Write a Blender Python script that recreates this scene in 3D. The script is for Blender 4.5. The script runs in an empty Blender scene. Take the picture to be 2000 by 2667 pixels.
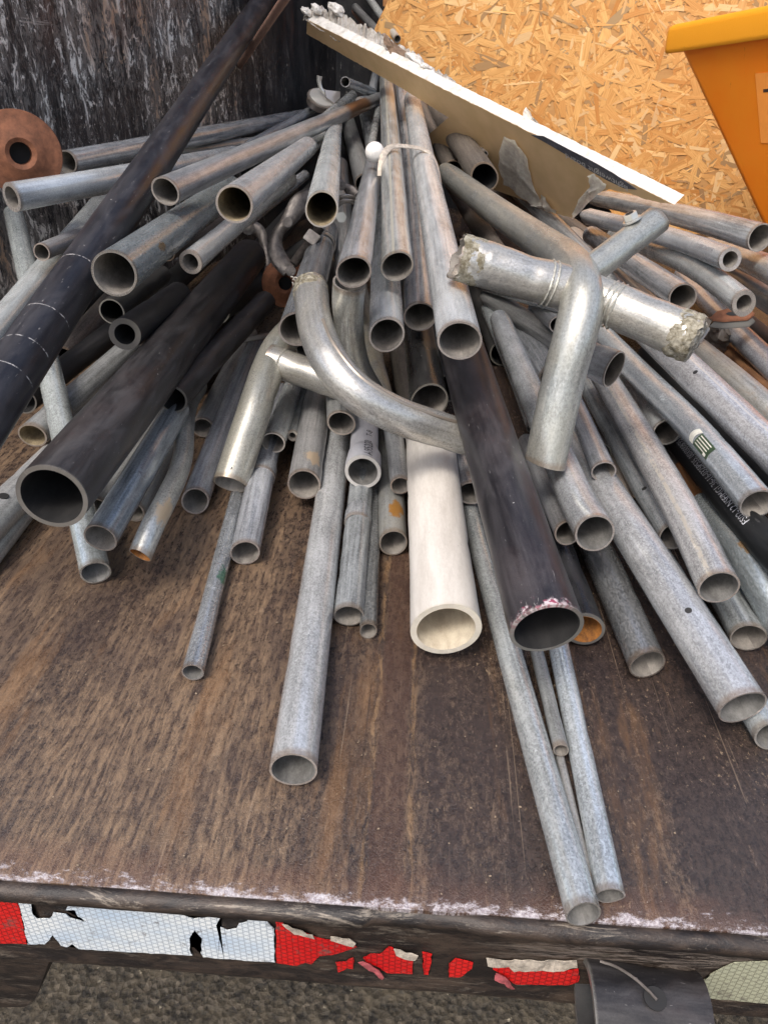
import bpy, bmesh, math, random
from mathutils import Vector, Matrix
random.seed(7)
C = bpy.context.scene.collection
R = math.radians
# ------------------------------------------------------------------ camera
cd = bpy.data.cameras.new('camera'); cam = bpy.data.objects.new('camera', cd); C.objects.link(cam)
cd.sensor_fit = 'HORIZONTAL'; cd.sensor_width = 36; cd.lens = 36*1962/2000
cd.clip_start = .02; cd.clip_end = 400
CAM_ROT = [[0.997713, -0.048021, 0.047577], [0.065788, 0.527968, -0.846712], [0.01554, 0.847906, 0.529919]]
cam.matrix_world = Matrix.Translation((0, 0, .48)) @ Matrix(CAM_ROT).to_4x4()
bpy.context.scene.camera = cam
# ------------------------------------------------------------------ light
W = bpy.data.worlds.new('World'); bpy.context.scene.world = W; W.use_nodes = True
wn = W.node_tree.nodes; wl = W.node_tree.links
sky = wn.new('ShaderNodeTexSky'); sky.sky_type = 'NISHITA'; sky.sun_disc = False
SUN_EL, SUN_AZ = 56, 205          # azimuth clockwise from +Y
sky.sun_elevation = R(SUN_EL); sky.sun_rotation = R(SUN_AZ)
sky.air_density = 1.0; sky.dust_density = 4.0; sky.ozone_density = 1.0; sky.altitude = 0
wl.new(sky.outputs[0], wn['Background'].inputs[0]); wn['Background'].inputs[1].default_value = .15
sd = bpy.data.lights.new('sun', 'SUN'); sun = bpy.data.objects.new('sun', sd); C.objects.link(sun)
sd.energy = 1.4; sd.angle = R(16); sd.color = (1, .98, .95)
sv = Vector((math.sin(R(SUN_AZ))*math.cos(R(SUN_EL)), math.cos(R(SUN_AZ))*math.cos(R(SUN_EL)), math.sin(R(SUN_EL))))
sun.rotation_euler = sv.to_track_quat('Z', 'Y').to_euler()
vs = bpy.context.scene.view_settings
vs.view_transform = 'Standard'; vs.look = 'None'; vs.exposure = .8; vs.gamma = 1; vs.use_curve_mapping = False
bpy.context.scene.cycles.max_bounces = 6
PIPES = [
 ('B1', [[-0.3704, 0.5111, 0.1945], [-0.4459, 2.4105, 0.6127], [-0.4066, 2.72, 0.7393]], 0.046, 'black', 0.08, 'black_pipe', 'long black pole with pale scribed rings leaning up against the scratched dark wall', {'rings': [0.304, 0.199, 0.142, 0.099]}),
 ('rod', [[-0.7228, 2.72, 0.3059], [-0.2722, 1.5542, 0.5431], [-0.2168, 1.4404, 0.5795]], 0.0149, 'rustpink', 0.2, 'rusty_rod', 'thin rusty pink rod behind the long leaning black pole', {}),
 ('L1', [[-0.5842, 1.2678, 0.3102], [-0.3939, 2.4157, 0.2944]], 0.034, 'galv', 0.06, 'metal_pipe', 'grey pipe with its open end against the rusty flange, crossing behind the black pole', {}),
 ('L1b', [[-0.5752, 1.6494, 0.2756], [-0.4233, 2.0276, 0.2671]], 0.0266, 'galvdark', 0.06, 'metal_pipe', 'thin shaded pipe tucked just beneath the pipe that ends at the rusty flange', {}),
 ('L2', [[-0.5826, 1.075, 0.2899], [-0.5051, 1.2828, 0.2876], [-0.4614, 1.8618, 0.256]], 0.036, 'galvlight', 0.13, 'metal_pipe', 'pale thick-walled pipe whose white rim rests on the upright tube by the wall', {}),
 ('L3', [[-0.3276, 0.5996, 0.0148], [-0.6757, 1.2418, 0.2349]], 0.0294, 'spangle', 0.06, 'metal_pipe', 'shiny tube standing nearly upright on the deck behind the black pole', {'cut': 'square'}),
 ('L4', [[-0.542, 1.046, 0.2244], [-0.562, 1.4248, 0.2027]], 0.0229, 'galvdark', 0.07, 'metal_pipe', 'short dark grey pipe end poking out beside the upright shiny tube', {}),
 ('L5', [[-0.5306, 0.8009, 0.1557], [-0.6165, 1.4734, 0.2229]], 0.0348, 'galvlight', 0.06, 'metal_pipe', 'pale pipe lying parallel behind the long black pole, ends hidden', {}),
 ('T4', [[-0.4344, 1.8651, 0.2697], [-0.3544, 2.3778, 0.3142]], 0.0235, 'galv', 0.1, 'metal_pipe', 'slim grey tube with a rounded end just below the wing-lever lid', {'closed': 'far'}),
 ('L7', [[-0.318, 0.9354, 0.3263], [-0.1753, 2.5862, 0.3377]], 0.0317, 'galv', 0.06, 'metal_pipe', 'topmost pipe of the fan with a brown rust streak near its far end', {}),
 ('L8', [[-0.1925, 0.761, 0.345], [-0.2398, 1.5232, 0.3128]], 0.034, 'galvlight', 0.06, 'metal_pipe', 'wide pipe with tan grime along its lower lip, second below the rust streaked one', {}),
 ('S1', [[-0.2652, 1.7201, 0.2906], [-0.2779, 2.237, 0.2917]], 0.0288, 'galvlight', 0.07, 'metal_pipe', 'small dark-mouthed pipe peeping out behind the tan lipped pipe', {}),
 ('L6', [[-0.3038, 0.7159, 0.2871], [-0.3497, 1.3645, 0.2619]], 0.042, 'spanglegrey', 0.05, 'metal_pipe', 'wide blue-grey pipe with an orange rub mark ending over the black pole', {}),
 ('L9', [[-0.2884, 0.9065, 0.2524], [-0.2827, 1.2348, 0.2538], [-0.272, 1.5285, 0.259]], 0.0262, 'galvlight', 0.16, 'metal_pipe', 'narrow white thick-walled pipe below the tan lipped pipe', {}),
 ('L10', [[-0.2946, 1.228, 0.2377], [-0.2823, 1.7473, 0.2326]], 0.0205, 'galv', 0.1, 'metal_rod', 'thin grey rod with a flattened closed tip above the scaffold couplers', {'closed': 'far'}),
 ('B2', [[-0.3142, 0.5328, 0.1457], [-0.3355, 1.4006, 0.1415]], 0.06, 'blackbrown', 0.07, 'black_pipe', 'large black pipe with a ragged worn rim gaping over the bare deck', {'closed': 'far'}),
 ('B3', [[-0.3006, 0.8154, 0.1138], [-0.2701, 1.2155, 0.1152]], 0.0339, 'blackbrown', 0.07, 'black_pipe', 'dark pipe half hidden beneath the large ragged-rimmed black pipe', {}),
 ('B4', [[-0.3551, 0.8377, 0.1843], [-0.3653, 1.0837, 0.1617]], 0.036, 'blackdeep', 0.18, 'black_pipe', 'thick-walled dark pipe end in the shade behind the large black pipe', {}),
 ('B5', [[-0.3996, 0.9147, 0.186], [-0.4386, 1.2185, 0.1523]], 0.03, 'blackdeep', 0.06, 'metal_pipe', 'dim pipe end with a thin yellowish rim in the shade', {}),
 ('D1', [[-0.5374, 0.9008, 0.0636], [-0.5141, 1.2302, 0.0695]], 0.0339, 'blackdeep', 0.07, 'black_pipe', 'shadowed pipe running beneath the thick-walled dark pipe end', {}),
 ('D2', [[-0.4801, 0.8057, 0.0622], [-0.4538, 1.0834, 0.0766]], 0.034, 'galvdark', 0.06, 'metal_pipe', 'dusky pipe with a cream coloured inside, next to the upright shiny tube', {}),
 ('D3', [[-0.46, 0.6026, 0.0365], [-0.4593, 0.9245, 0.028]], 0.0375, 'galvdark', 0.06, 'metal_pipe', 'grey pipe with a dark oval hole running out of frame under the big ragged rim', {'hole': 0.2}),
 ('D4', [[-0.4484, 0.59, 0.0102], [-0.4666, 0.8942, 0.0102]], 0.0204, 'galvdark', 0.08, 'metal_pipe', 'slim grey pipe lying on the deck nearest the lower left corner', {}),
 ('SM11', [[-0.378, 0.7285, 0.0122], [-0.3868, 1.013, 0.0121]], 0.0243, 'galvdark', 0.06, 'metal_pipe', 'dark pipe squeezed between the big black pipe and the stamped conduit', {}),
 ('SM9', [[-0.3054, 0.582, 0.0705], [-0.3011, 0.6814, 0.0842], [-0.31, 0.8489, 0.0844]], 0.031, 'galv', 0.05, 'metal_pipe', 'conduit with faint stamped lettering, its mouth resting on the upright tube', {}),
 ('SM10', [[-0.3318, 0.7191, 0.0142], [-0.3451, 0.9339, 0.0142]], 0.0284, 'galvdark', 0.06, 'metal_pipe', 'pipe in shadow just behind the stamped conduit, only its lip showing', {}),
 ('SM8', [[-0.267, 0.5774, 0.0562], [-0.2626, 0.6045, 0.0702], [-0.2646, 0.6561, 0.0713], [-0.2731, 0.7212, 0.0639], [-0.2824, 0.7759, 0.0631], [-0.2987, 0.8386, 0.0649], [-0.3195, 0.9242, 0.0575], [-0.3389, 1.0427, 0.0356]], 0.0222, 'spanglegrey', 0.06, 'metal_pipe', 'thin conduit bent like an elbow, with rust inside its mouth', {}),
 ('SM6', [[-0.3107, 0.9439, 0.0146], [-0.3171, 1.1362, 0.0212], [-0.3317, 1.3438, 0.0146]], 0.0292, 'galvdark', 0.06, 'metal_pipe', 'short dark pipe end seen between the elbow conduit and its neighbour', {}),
 ('SM7', [[-0.2654, 0.745, 0.0163], [-0.2984, 1.2431, 0.0293]], 0.0326, 'galv', 0.06, 'metal_pipe', 'long mottled grey pipe beside the elbow conduit', {}),
 ('SM1', [[-0.1915, 0.4729, 0.0089], [-0.2218, 0.7795, 0.0089]], 0.0178, 'spangle', 0.06, 'metal_pipe', 'slender shiny conduit with a green smear, lying alone on the deck', {}),
 ('SM4', [[-0.1838, 0.6467, 0.0155], [-0.1968, 0.8072, 0.026], [-0.2226, 1.0802, 0.0155]], 0.0311, 'galv', 0.05, 'metal_pipe', 'scuffed grey pipe with a lumpy joint next to the slender green-smeared conduit', {'collar': 0.33}),
 ('SM2', [[-0.1878, 0.8382, 0.0501], [-0.2024, 1.0973, 0.0317]], 0.027, 'galvlight', 0.06, 'metal_pipe', 'small pipe emerging from under the welded elbow branch', {}),
 ('SM5', [[-0.1702, 0.8752, 0.0425], [-0.1922, 1.1353, 0.007]], 0.014, 'galv', 0.2, 'metal_strip', 'thin flat strip between two pipes beneath the welded elbow', {}),
 ('SM3', [[-0.1377, 0.7624, 0.0356], [-0.153, 0.9728, 0.0382], [-0.1684, 1.1706, 0.0206]], 0.038, 'galv', 0.05, 'metal_pipe', 'wide pipe with a cream paint patch near its rusty lip', {'patch': (0.07, (0.62, 0.5, 0.36), 0.35)}),
 ('C0', [[-0.1172, 0.8271, 0.3309], [-0.2255, 1.799, 0.3078], [-0.2399, 1.9451, 0.3139]], 0.034, 'galvlight', 0.05, 'metal_pipe', 'central pipe with a cream lower lip pointing straight out above the coupler', {}),
 ('C0b', [[-0.2439, 1.9449, 0.2923], [-0.2584, 2.1155, 0.3294]], 0.0287, 'galvdark', 0.06, 'metal_pipe', 'narrow pipe continuing up behind the cream-lipped central pipe', {}),
 ('C8', [[-0.163, 0.9078, 0.1743], [-0.1967, 1.4364, 0.1853]], 0.044, 'galv', 0.05, 'metal_pipe', 'wide grey pipe tucked behind the torn tube, joined by a sleeve', {'collar': 0.75}),
 ('C9', [[-0.1267, 1.1477, 0.1311], [-0.2305, 1.9527, 0.2276]], 0.0367, 'galvdark', 0.06, 'metal_pipe', 'shaded upright pipe wrapped by clamp bands behind the centre bundle', {}),
 ('C1', [[-0.0723, 0.7104, 0.2974], [-0.1257, 1.6603, 0.2777]], 0.0304, 'galv', 0.05, 'metal_pipe', 'pipe hanging below the white ball, first of the centre bundle', {}),
 ('C2', [[-0.0383, 0.8507, 0.2692], [-0.0827, 1.4775, 0.3225], [-0.154, 2.42, 0.4005]], 0.034, 'galv', 0.05, 'metal_pipe', 'pipe with a pale paint stripe passing under the metal strap', {'stripe': 1}),
 ('C3', [[-0.0111, 0.8959, 0.1995], [-0.0558, 1.6986, 0.2748], [-0.0993, 2.3097, 0.3783]], 0.037, 'galv', 0.05, 'metal_pipe', 'pipe between the striped pipe and the long one, with a bright patch inside', {}),
 ('C4', [[0.0288, 0.672, 0.2485], [-0.0278, 1.476, 0.3152], [-0.0685, 2.0897, 0.364]], 0.038, 'galvlight', 0.05, 'metal_pipe', 'longest and widest pipe of the centre bundle, held by the strap', {}),
 ('C5', [[-0.0441, 0.7747, 0.2164], [-0.0848, 1.3456, 0.2304], [-0.1283, 1.9445, 0.2559]], 0.037, 'galvlight', 0.05, 'metal_pipe', 'pipe ending below and between the first two of the centre bundle', {}),
 ('C6', [[0.0041, 0.7659, 0.1455], [-0.0313, 1.2371, 0.1454]], 0.0408, 'blackgloss', 0.04, 'black_pipe', 'glossy black pipe under the centre bundle, touching the curved tube', {}),
 ('C7', [[-0.0643, 0.9565, 0.0431], [-0.1483, 1.414, 0.108]], 0.0468, 'galvrough', 0.05, 'metal_pipe', 'rough brownish pipe behind the curved torn tube', {}),
 ('C7b', [[-0.0997, 1.2122, 0.2092], [-0.1658, 1.8478, 0.2104]], 0.0204, 'galvdark', 0.06, 'metal_pipe', 'slim shaded tube showing in the slot beside the first centre pipe', {}),
 ('SP1', [[-0.1018, 0.8401, 0.0803], [-0.1245, 0.9855, 0.0712]], 0.0326, 'galvdark', 0.06, 'metal_pipe', 'stubby pipe end directly under the curved torn tube', {}),
 ('LP', [[-0.0851, 0.3703, 0.0171], [-0.1202, 0.9882, 0.0171]], 0.0341, 'galvbright', 0.05, 'metal_pipe', 'long mottled pipe alone on the deck reaching far toward the tailgate', {}),
 ('SP2', [[-0.0683, 0.7638, 0.0555], [-0.08, 0.9401, 0.0526]], 0.0339, 'pvcgrey', 0.12, 'plastic_pipe', 'grey plastic conduit with a belled end and black stamped digits', {'bell': 0.035}),
 ('SP3', [[-0.0237, 0.751, 0.0467], [-0.0476, 0.939, 0.0603]], 0.0234, 'galvdark', 0.06, 'metal_pipe', 'small steel pipe resting against the white plastic pipe', {}),
 ('SP4', [[-0.0275, 0.6795, 0.0155], [-0.049, 0.9603, 0.0155]], 0.031, 'galvrust', 0.05, 'metal_pipe', 'pipe with a rusty orange blotch beside the white plastic pipe', {}),
 ('SP5', [[-0.0431, 0.5404, 0.0087], [-0.0665, 0.9481, 0.0087]], 0.0174, 'spangledark', 0.07, 'metal_pipe', 'slim dark conduit lying close beside the coupled pipe', {}),
 ('SP6', [[-0.063, 0.5535, 0.015], [-0.0738, 0.8251, 0.0263]], 0.0271, 'galv', 0.05, 'metal_pipe', 'coupled grey pipe half covered by the long mottled pipe', {'collar': 0.55}),
 ('WP', [[0.0279, 0.513, 0.0393], [0.0051, 0.9002, 0.0581]], 0.0578, 'pvcwhite', 0.09, 'plastic_pipe', 'thick cream-white plastic pipe with rough marks and a chipped lip', {}),
 ('SP7', [[0.0582, 0.7522, 0.0407], [0.0439, 0.959, 0.0146]], 0.0292, 'galv', 0.06, 'metal_pipe', 'pipe end peeping between the white plastic pipe and the huge black one', {}),
 ('BP', [[0.0971, 0.431, 0.1159], [0.0352, 0.9138, 0.1734]], 0.051, 'blackbp', 0.06, 'black_pipe', 'huge black pipe with pinkish paint flaking around its rim', {}),
 ('SP8', [[0.1159, 0.2785, 0.0111], [0.0516, 0.8151, 0.0111]], 0.0222, 'spangle', 0.05, 'metal_pipe', 'long shiny pipe whose mouth hangs over the tailgate edge', {}),
 ('SP9', [[0.136, 0.2937, 0.009], [0.1335, 0.5221, 0.0094], [0.1319, 0.6987, 0.009]], 0.018, 'spangle', 0.06, 'metal_pipe', 'bright pipe ending just before the tailgate edge beside the longest one', {}),
 ('SP10', [[0.1181, 0.4063, 0.0153], [0.1132, 0.532, 0.006]], 0.0119, 'galvdark', 0.08, 'metal_pipe', 'short thin tube sandwiched between the two longest shiny pipes', {}),
 ('SP11', [[0.1253, 0.3053, 0.0036], [0.1174, 0.438, 0.0036]], 0.0072, 'galvdark', 0.1, 'metal_rod', 'thin dull rod lying in the gap between the two longest shiny pipes', {}),
 ('R30', [[0.1573, 0.5456, 0.0206], [0.1407, 0.7068, 0.0296]], 0.0356, 'blackgloss', 0.09, 'black_pipe', 'black pipe with orange rust inside, tucked behind the huge black pipe', {'inner': 'rustin'}),
 ('R29', [[0.207, 0.5078, 0.0165], [0.1956, 0.6147, 0.023], [0.1852, 0.7817, 0.0165]], 0.0329, 'spangledark', 0.05, 'metal_pipe', 'dark mottled pipe on the deck beside the rust-filled black one', {}),
 ('R16', [[0.2603, 0.4384, 0.0405], [0.213, 0.6582, 0.0635], [0.1799, 1.0276, 0.0371]], 0.038, 'galvbright', 0.04, 'metal_pipe', 'longest speckled pipe on that side, with a small drilled hole', {'hole': 0.28}),
 ('R17', [[0.1594, 0.5818, 0.104], [0.1509, 0.7139, 0.0953], [0.1209, 1.2952, 0.0754]], 0.0342, 'galvbright', 0.05, 'metal_pipe', 'speckled pipe with wire in its mouth below the cut welded tube', {}),
 ('R20', [[0.1461, 0.6296, 0.0719], [0.1421, 0.9487, 0.0125]], 0.025, 'galvdark', 0.06, 'metal_pipe', 'dark pipe mouth squeezed between the huge black pipe and a speckled one', {}),
 ('R19', [[0.1975, 0.7338, 0.0863], [0.1993, 0.9207, 0.0735], [0.1885, 1.095, 0.0766]], 0.0243, 'galv', 0.06, 'metal_pipe', 'small pipe with a peeling seam ending above the longest speckled pipe', {}),
 ('R28', [[0.2893, 0.4355, 0.0132], [0.2571, 0.6999, 0.0132]], 0.0264, 'galvbright', 0.06, 'metal_pipe', 'pipe tucked under the longest speckled pipe, its mouth cut by the picture edge', {}),
 ('R14', [[0.263, 0.5403, 0.0809], [0.2618, 0.6452, 0.0844], [0.2581, 0.8035, 0.0842], [0.2514, 1.0649, 0.0787]], 0.0338, 'galvbright', 0.05, 'metal_pipe', 'speckled pipe with flaking pale paint down its seam', {'stripe': 2}),
 ('R21', [[0.2603, 0.6585, 0.0553], [0.258, 0.8101, 0.0438], [0.2577, 1.148, 0.0177]], 0.0298, 'galv', 0.05, 'metal_pipe', 'grey pipe with a dark hole, running beside the flaking paint pipe', {'hole': 0.3}),
 ('R22', [[0.2974, 0.8588, 0.0776], [0.3303, 1.275, 0.0217]], 0.0312, 'galvlight', 0.06, 'metal_pipe', 'pipe end glimpsed under the green-stickered pipe', {}),
 ('R27', [[0.3104, 0.5532, 0.0153], [0.3058, 0.7278, 0.0153]], 0.0307, 'galv', 0.05, 'metal_pipe', 'stub of pipe showing below the flaking paint pipe mouth', {}),
 ('R26', [[0.3488, 0.5332, 0.018], [0.3257, 0.6155, 0.0506], [0.3286, 0.7662, 0.0286]], 0.036, 'spanglegrey', 0.05, 'metal_pipe', 'dull spangled pipe running off the picture below the black printed pipe', {}),
 ('R25', [[0.3416, 0.7709, 0.0185], [0.3223, 0.8547, 0.0334]], 0.0207, 'rusty', 0.1, 'rusty_pipe', 'small rusty pipe end in the dark beside the black printed pipe', {}),
 ('R23', [[0.3394, 0.555, 0.0832], [0.3301, 0.6584, 0.0744], [0.3307, 0.9924, 0.0389]], 0.0318, 'blackprint', 0.07, 'plastic_pipe', 'black plastic pipe printed with a line of small pale characters', {}),
 ('R24', [[0.4131, 0.7078, 0.0523], [0.3812, 1.0328, 0.0522], [0.3655, 1.2253, 0.0515]], 0.0395, 'blackprint', 0.07, 'plastic_pipe', 'plain black pipe in the gap above the green-stickered pipe', {}),
 ('R11', [[0.3262, 0.6461, 0.1052], [0.3079, 0.8113, 0.1085], [0.2836, 1.0017, 0.1044], [0.2533, 1.3172, 0.0936]], 0.0324, 'spanglebright', 0.05, 'metal_pipe', 'bright pipe carrying a torn green and white sticker', {}),
 ('R15', [[0.2031, 0.7904, 0.1819], [0.1827, 0.9577, 0.1426]], 0.04, 'galv', 0.04, 'metal_pipe', 'crushed pipe end squeezed to a slot beside the welded cross', {'squash': 0.42}),
 ('R9', [[0.3803, 0.6731, 0.1144], [0.3184, 0.9822, 0.1375], [0.3024, 1.3898, 0.1119]], 0.038, 'galvbright', 0.04, 'metal_pipe', 'broad pipe with a pale seam and a pinhole, running under the torn tube end', {'hole': 0.33, 'stripe': 3}),
 ('R10', [[0.4551, 0.8346, 0.0807], [0.4096, 0.9595, 0.1051], [0.4208, 1.2844, 0.0685]], 0.0338, 'galvrust', 0.05, 'metal_pipe', 'brownish grey pipe lying along the broad seamed pipe', {}),
 ('R8', [[0.4624, 0.8936, 0.0877], [0.536, 1.5344, 0.011]], 0.0221, 'rusty', 0.14, 'rusty_bar', 'orange rusted angle bar below the slotted plate', {}),
 ('R7', [[0.494, 0.9787, 0.0921], [0.5107, 1.2936, 0.0802], [0.5817, 1.8242, 0.0297]], 0.034, 'galvbright', 0.06, 'metal_pipe', 'pipe passing beneath the rusty slotted plate', {}),
 ('R4', [[0.4082, 1.005, 0.1979], [0.4002, 1.1255, 0.1997], [0.3959, 1.2671, 0.1906], [0.3977, 1.5068, 0.1591], [0.3963, 1.753, 0.1275]], 0.032, 'galvlight', 0.17, 'metal_pipe', 'slightly bent pipe whose thick pale rim covers the slotted plate', {}),
 ('R6', [[0.5292, 1.0888, 0.1527], [0.5323, 1.2971, 0.1404], [0.5751, 1.6344, 0.0979]], 0.036, 'galvdark', 0.06, 'metal_pipe', 'dim pipe in the background running off beneath the two pale-rimmed pipes', {}),
 ('R2', [[0.4008, 1.0698, 0.2383], [0.3816, 1.3051, 0.2171], [0.3081, 1.661, 0.1834]], 0.03, 'galvlight', 0.16, 'metal_pipe', 'pale thick-walled pipe with faint dark markings passing behind the bolted branch', {}),
 ('R3', [[0.4701, 0.9924, 0.2223], [0.4956, 1.1993, 0.202], [0.5646, 1.6304, 0.1369]], 0.036, 'galvbright', 0.06, 'metal_pipe', 'speckled pipe beginning behind the marked pale pipe and leaving the picture', {}),
 ('R1', [[0.4637, 1.1474, 0.2521], [0.4397, 1.313, 0.2404], [0.4267, 1.6277, 0.2065], [0.3893, 2.0187, 0.1629]], 0.036, 'galv', 0.05, 'metal_pipe', 'topmost pipe on that flank, lying just under the chipboard', {}),
 ('R5', [[0.3374, 1.0326, 0.1955], [0.3336, 1.3157, 0.1721], [0.3361, 1.6999, 0.1367]], 0.036, 'galv', 0.05, 'metal_pipe', 'pipe whose mouth opens right behind the torn end of the welded cross', {}),
 ('R13', [[0.4219, 1.3151, 0.0699], [0.3323, 1.9114, 0.0945]], 0.0401, 'galvdark', 0.06, 'metal_pipe', 'deep shaded pipe between the bolted branch and the torn branch', {}),
 ('R12', [[0.3674, 1.348, 0.0816], [0.2915, 1.5103, 0.1374], [0.1372, 1.9391, 0.2381]], 0.034, 'galv', 0.06, 'metal_pipe', 'dusky pipe with one bright edge behind the welded cross', {}),
 ('R18', [[0.1602, 0.9971, 0.0138], [0.137, 1.1304, 0.0486], [0.1118, 1.4575, 0.0465]], 0.0276, 'spangle', 0.05, 'metal_pipe', 'narrow gleaming conduit hugging the huge black pipe', {}),
 ('R18b', [[0.192, 1.0962, 0.0518], [0.1286, 1.6272, 0.0456]], 0.0421, 'galv', 0.05, 'metal_pipe', 'dull wide pipe half seen behind the welded cross', {}),
 ('R18c', [[0.2148, 1.1295, 0.0863], [0.1092, 1.4481, 0.0714]], 0.0341, 'galvdark', 0.05, 'metal_pipe', 'grey pipe crossing behind the leg of the welded cross', {}),
 ('R31', [[0.2085, 1.144, 0.144], [0.0931, 1.458, 0.0936]], 0.0267, 'galv', 0.06, 'metal_pipe', 'slim tube running behind the torn left arm of the welded cross', {}),
 ('R31b', [[0.1941, 1.122, 0.124], [0.1833, 1.3114, 0.0929]], 0.0253, 'galvdark', 0.06, 'metal_pipe', 'tiny pipe mouth facing the leg of the welded cross', {}),
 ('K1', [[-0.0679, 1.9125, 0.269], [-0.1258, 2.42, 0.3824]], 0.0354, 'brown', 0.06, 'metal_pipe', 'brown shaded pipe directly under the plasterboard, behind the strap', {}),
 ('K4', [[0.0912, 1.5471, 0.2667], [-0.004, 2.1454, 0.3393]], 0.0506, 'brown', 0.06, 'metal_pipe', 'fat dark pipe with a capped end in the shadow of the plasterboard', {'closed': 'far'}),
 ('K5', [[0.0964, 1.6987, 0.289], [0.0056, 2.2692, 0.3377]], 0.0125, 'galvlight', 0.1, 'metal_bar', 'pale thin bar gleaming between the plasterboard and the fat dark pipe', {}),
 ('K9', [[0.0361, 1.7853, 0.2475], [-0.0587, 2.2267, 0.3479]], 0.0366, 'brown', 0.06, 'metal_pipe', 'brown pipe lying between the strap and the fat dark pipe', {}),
 ('K6', [[-0.1432, 1.6393, 0.2337], [-0.2854, 2.6186, 0.2785]], 0.0404, 'galvdark', 0.06, 'metal_pipe', 'broad grey pipe sloping behind the first centre pipe', {}),
 ('K7', [[-0.1496, 1.9736, 0.2521], [-0.2443, 2.72, 0.312]], 0.0348, 'galv', 0.06, 'metal_pipe', 'grey pipe reaching up behind the white ball', {}),
 ('K8', [[-0.1804, 1.6521, 0.1715], [-0.3036, 2.5371, 0.2584]], 0.0352, 'blackdeep', 0.06, 'black_pipe', 'black shaded pipe dropping behind the cream-lipped central pipe', {}),
 ('K10', [[-0.1387, 1.753, 0.2922], [-0.1892, 2.72, 0.3271]], 0.0162, 'galvlight', 0.1, 'metal_rod', 'thin light rod behind the white ball', {}),
 ('T1', [[-0.248, 2.2467, 0.3897], [-0.1982, 2.5503, 0.3512]], 0.024, 'spangle', 0.06, 'metal_pipe', 'short shiny stub lying crosswise below the plasterboard', {}),
 ('T2', [[-0.2043, 2.5706, 0.3451], [-0.2051, 2.7124, 0.3893]], 0.0253, 'spangle', 0.06, 'metal_pipe', 'upright shiny stub behind the crosswise one', {}),
 ('T3', [[-0.2786, 1.9529, 0.3125], [-0.2774, 2.72, 0.3329]], 0.0286, 'galvlight', 0.07, 'metal_pipe', 'short pale pipe beside the wing-lever lid', {}),
 ('T5', [[-0.2184, 2.3153, 0.3423], [-0.2097, 2.4579, 0.3381]], 0.0208, 'galvlight', 0.1, 'metal_pipe', 'tiny round-ended stub between the crosswise stub and the rust streaked pipe', {'closed': 'near'}),
 ('F0', [[-0.461, 1.0714, 0.0438], [-0.3944, 1.5942, 0.0207]], 0.0414, 'brown', 0.06, 'metal_pipe', 'added filler pipe darkening the shadowed gaps of the heap', {'filler': 1}),  # filler pipes: added in dark colours so the heap's gaps stay dark
 ('F1', [[-0.55, 1.1726, 0.0411], [-0.519, 1.8336, 0.0593]], 0.0447, 'blackdeep', 0.06, 'metal_pipe', 'added filler pipe darkening the shadowed gaps of the heap', {'filler': 1}),
 ('F2', [[-0.6584, 1.3242, 0.0522], [-0.578, 1.6366, 0.1168]], 0.0422, 'blackdeep', 0.06, 'metal_pipe', 'added filler pipe darkening the shadowed gaps of the heap', {'filler': 1}),
 ('F3', [[-0.4963, 1.4176, 0.145], [-0.4155, 2.3272, 0.1147]], 0.04, 'brown', 0.06, 'metal_pipe', 'added filler pipe darkening the shadowed gaps of the heap', {'filler': 1}),
 ('F4', [[-0.372, 1.2974, 0.0706], [-0.2981, 1.8409, 0.0643]], 0.0408, 'blackdeep', 0.06, 'metal_pipe', 'added filler pipe darkening the shadowed gaps of the heap', {'filler': 1}),
 ('F5', [[-0.3586, 1.4005, 0.1046], [-0.3099, 2.2175, 0.1537]], 0.0429, 'blackdeep', 0.06, 'metal_pipe', 'added filler pipe darkening the shadowed gaps of the heap', {'filler': 1}),
 ('F6', [[-0.0078, 0.877, 0.0186], [-0.051, 1.3005, 0.0186]], 0.0372, 'brown', 0.06, 'metal_pipe', 'added filler pipe darkening the shadowed gaps of the heap', {'filler': 1}),
 ('F7', [[-0.0885, 1.1032, 0.0181], [-0.1404, 1.5225, 0.0181]], 0.0362, 'blackdeep', 0.06, 'metal_pipe', 'added filler pipe darkening the shadowed gaps of the heap', {'filler': 1}),
 ('F8', [[0.0347, 1.0533, 0.0441], [0.0006, 1.5327, 0.02]], 0.04, 'blackdeep', 0.06, 'metal_pipe', 'added filler pipe darkening the shadowed gaps of the heap', {'filler': 1}),
 ('F9', [[0.1443, 1.4026, 0.1205], [0.0476, 2.2355, 0.1503]], 0.0419, 'brown', 0.06, 'metal_pipe', 'added filler pipe darkening the shadowed gaps of the heap', {'filler': 1}),
 ('F10', [[0.1312, 1.2712, 0.0222], [0.0735, 2.0392, 0.0221]], 0.0442, 'blackdeep', 0.06, 'metal_pipe', 'added filler pipe darkening the shadowed gaps of the heap', {'filler': 1}),
 ('F11', [[0.3697, 2.0463, 0.0391], [0.2233, 2.42, 0.1063]], 0.0536, 'blackdeep', 0.06, 'metal_pipe', 'added filler pipe darkening the shadowed gaps of the heap', {'filler': 1}),
 ('F12', [[0.4526, 1.5483, 0.0234], [0.3613, 2.0, 0.0491]], 0.0468, 'brown', 0.06, 'metal_pipe', 'added filler pipe darkening the shadowed gaps of the heap', {'filler': 1}),
 ('F13', [[0.4507, 1.1511, 0.0214], [0.4053, 1.5542, 0.0357]], 0.0427, 'blackdeep', 0.06, 'metal_pipe', 'added filler pipe darkening the shadowed gaps of the heap', {'filler': 1}),
 ('F14', [[0.4515, 0.7907, 0.0205], [0.4144, 1.137, 0.0321]], 0.0409, 'blackdeep', 0.06, 'metal_pipe', 'added filler pipe darkening the shadowed gaps of the heap', {'filler': 1}),
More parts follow.
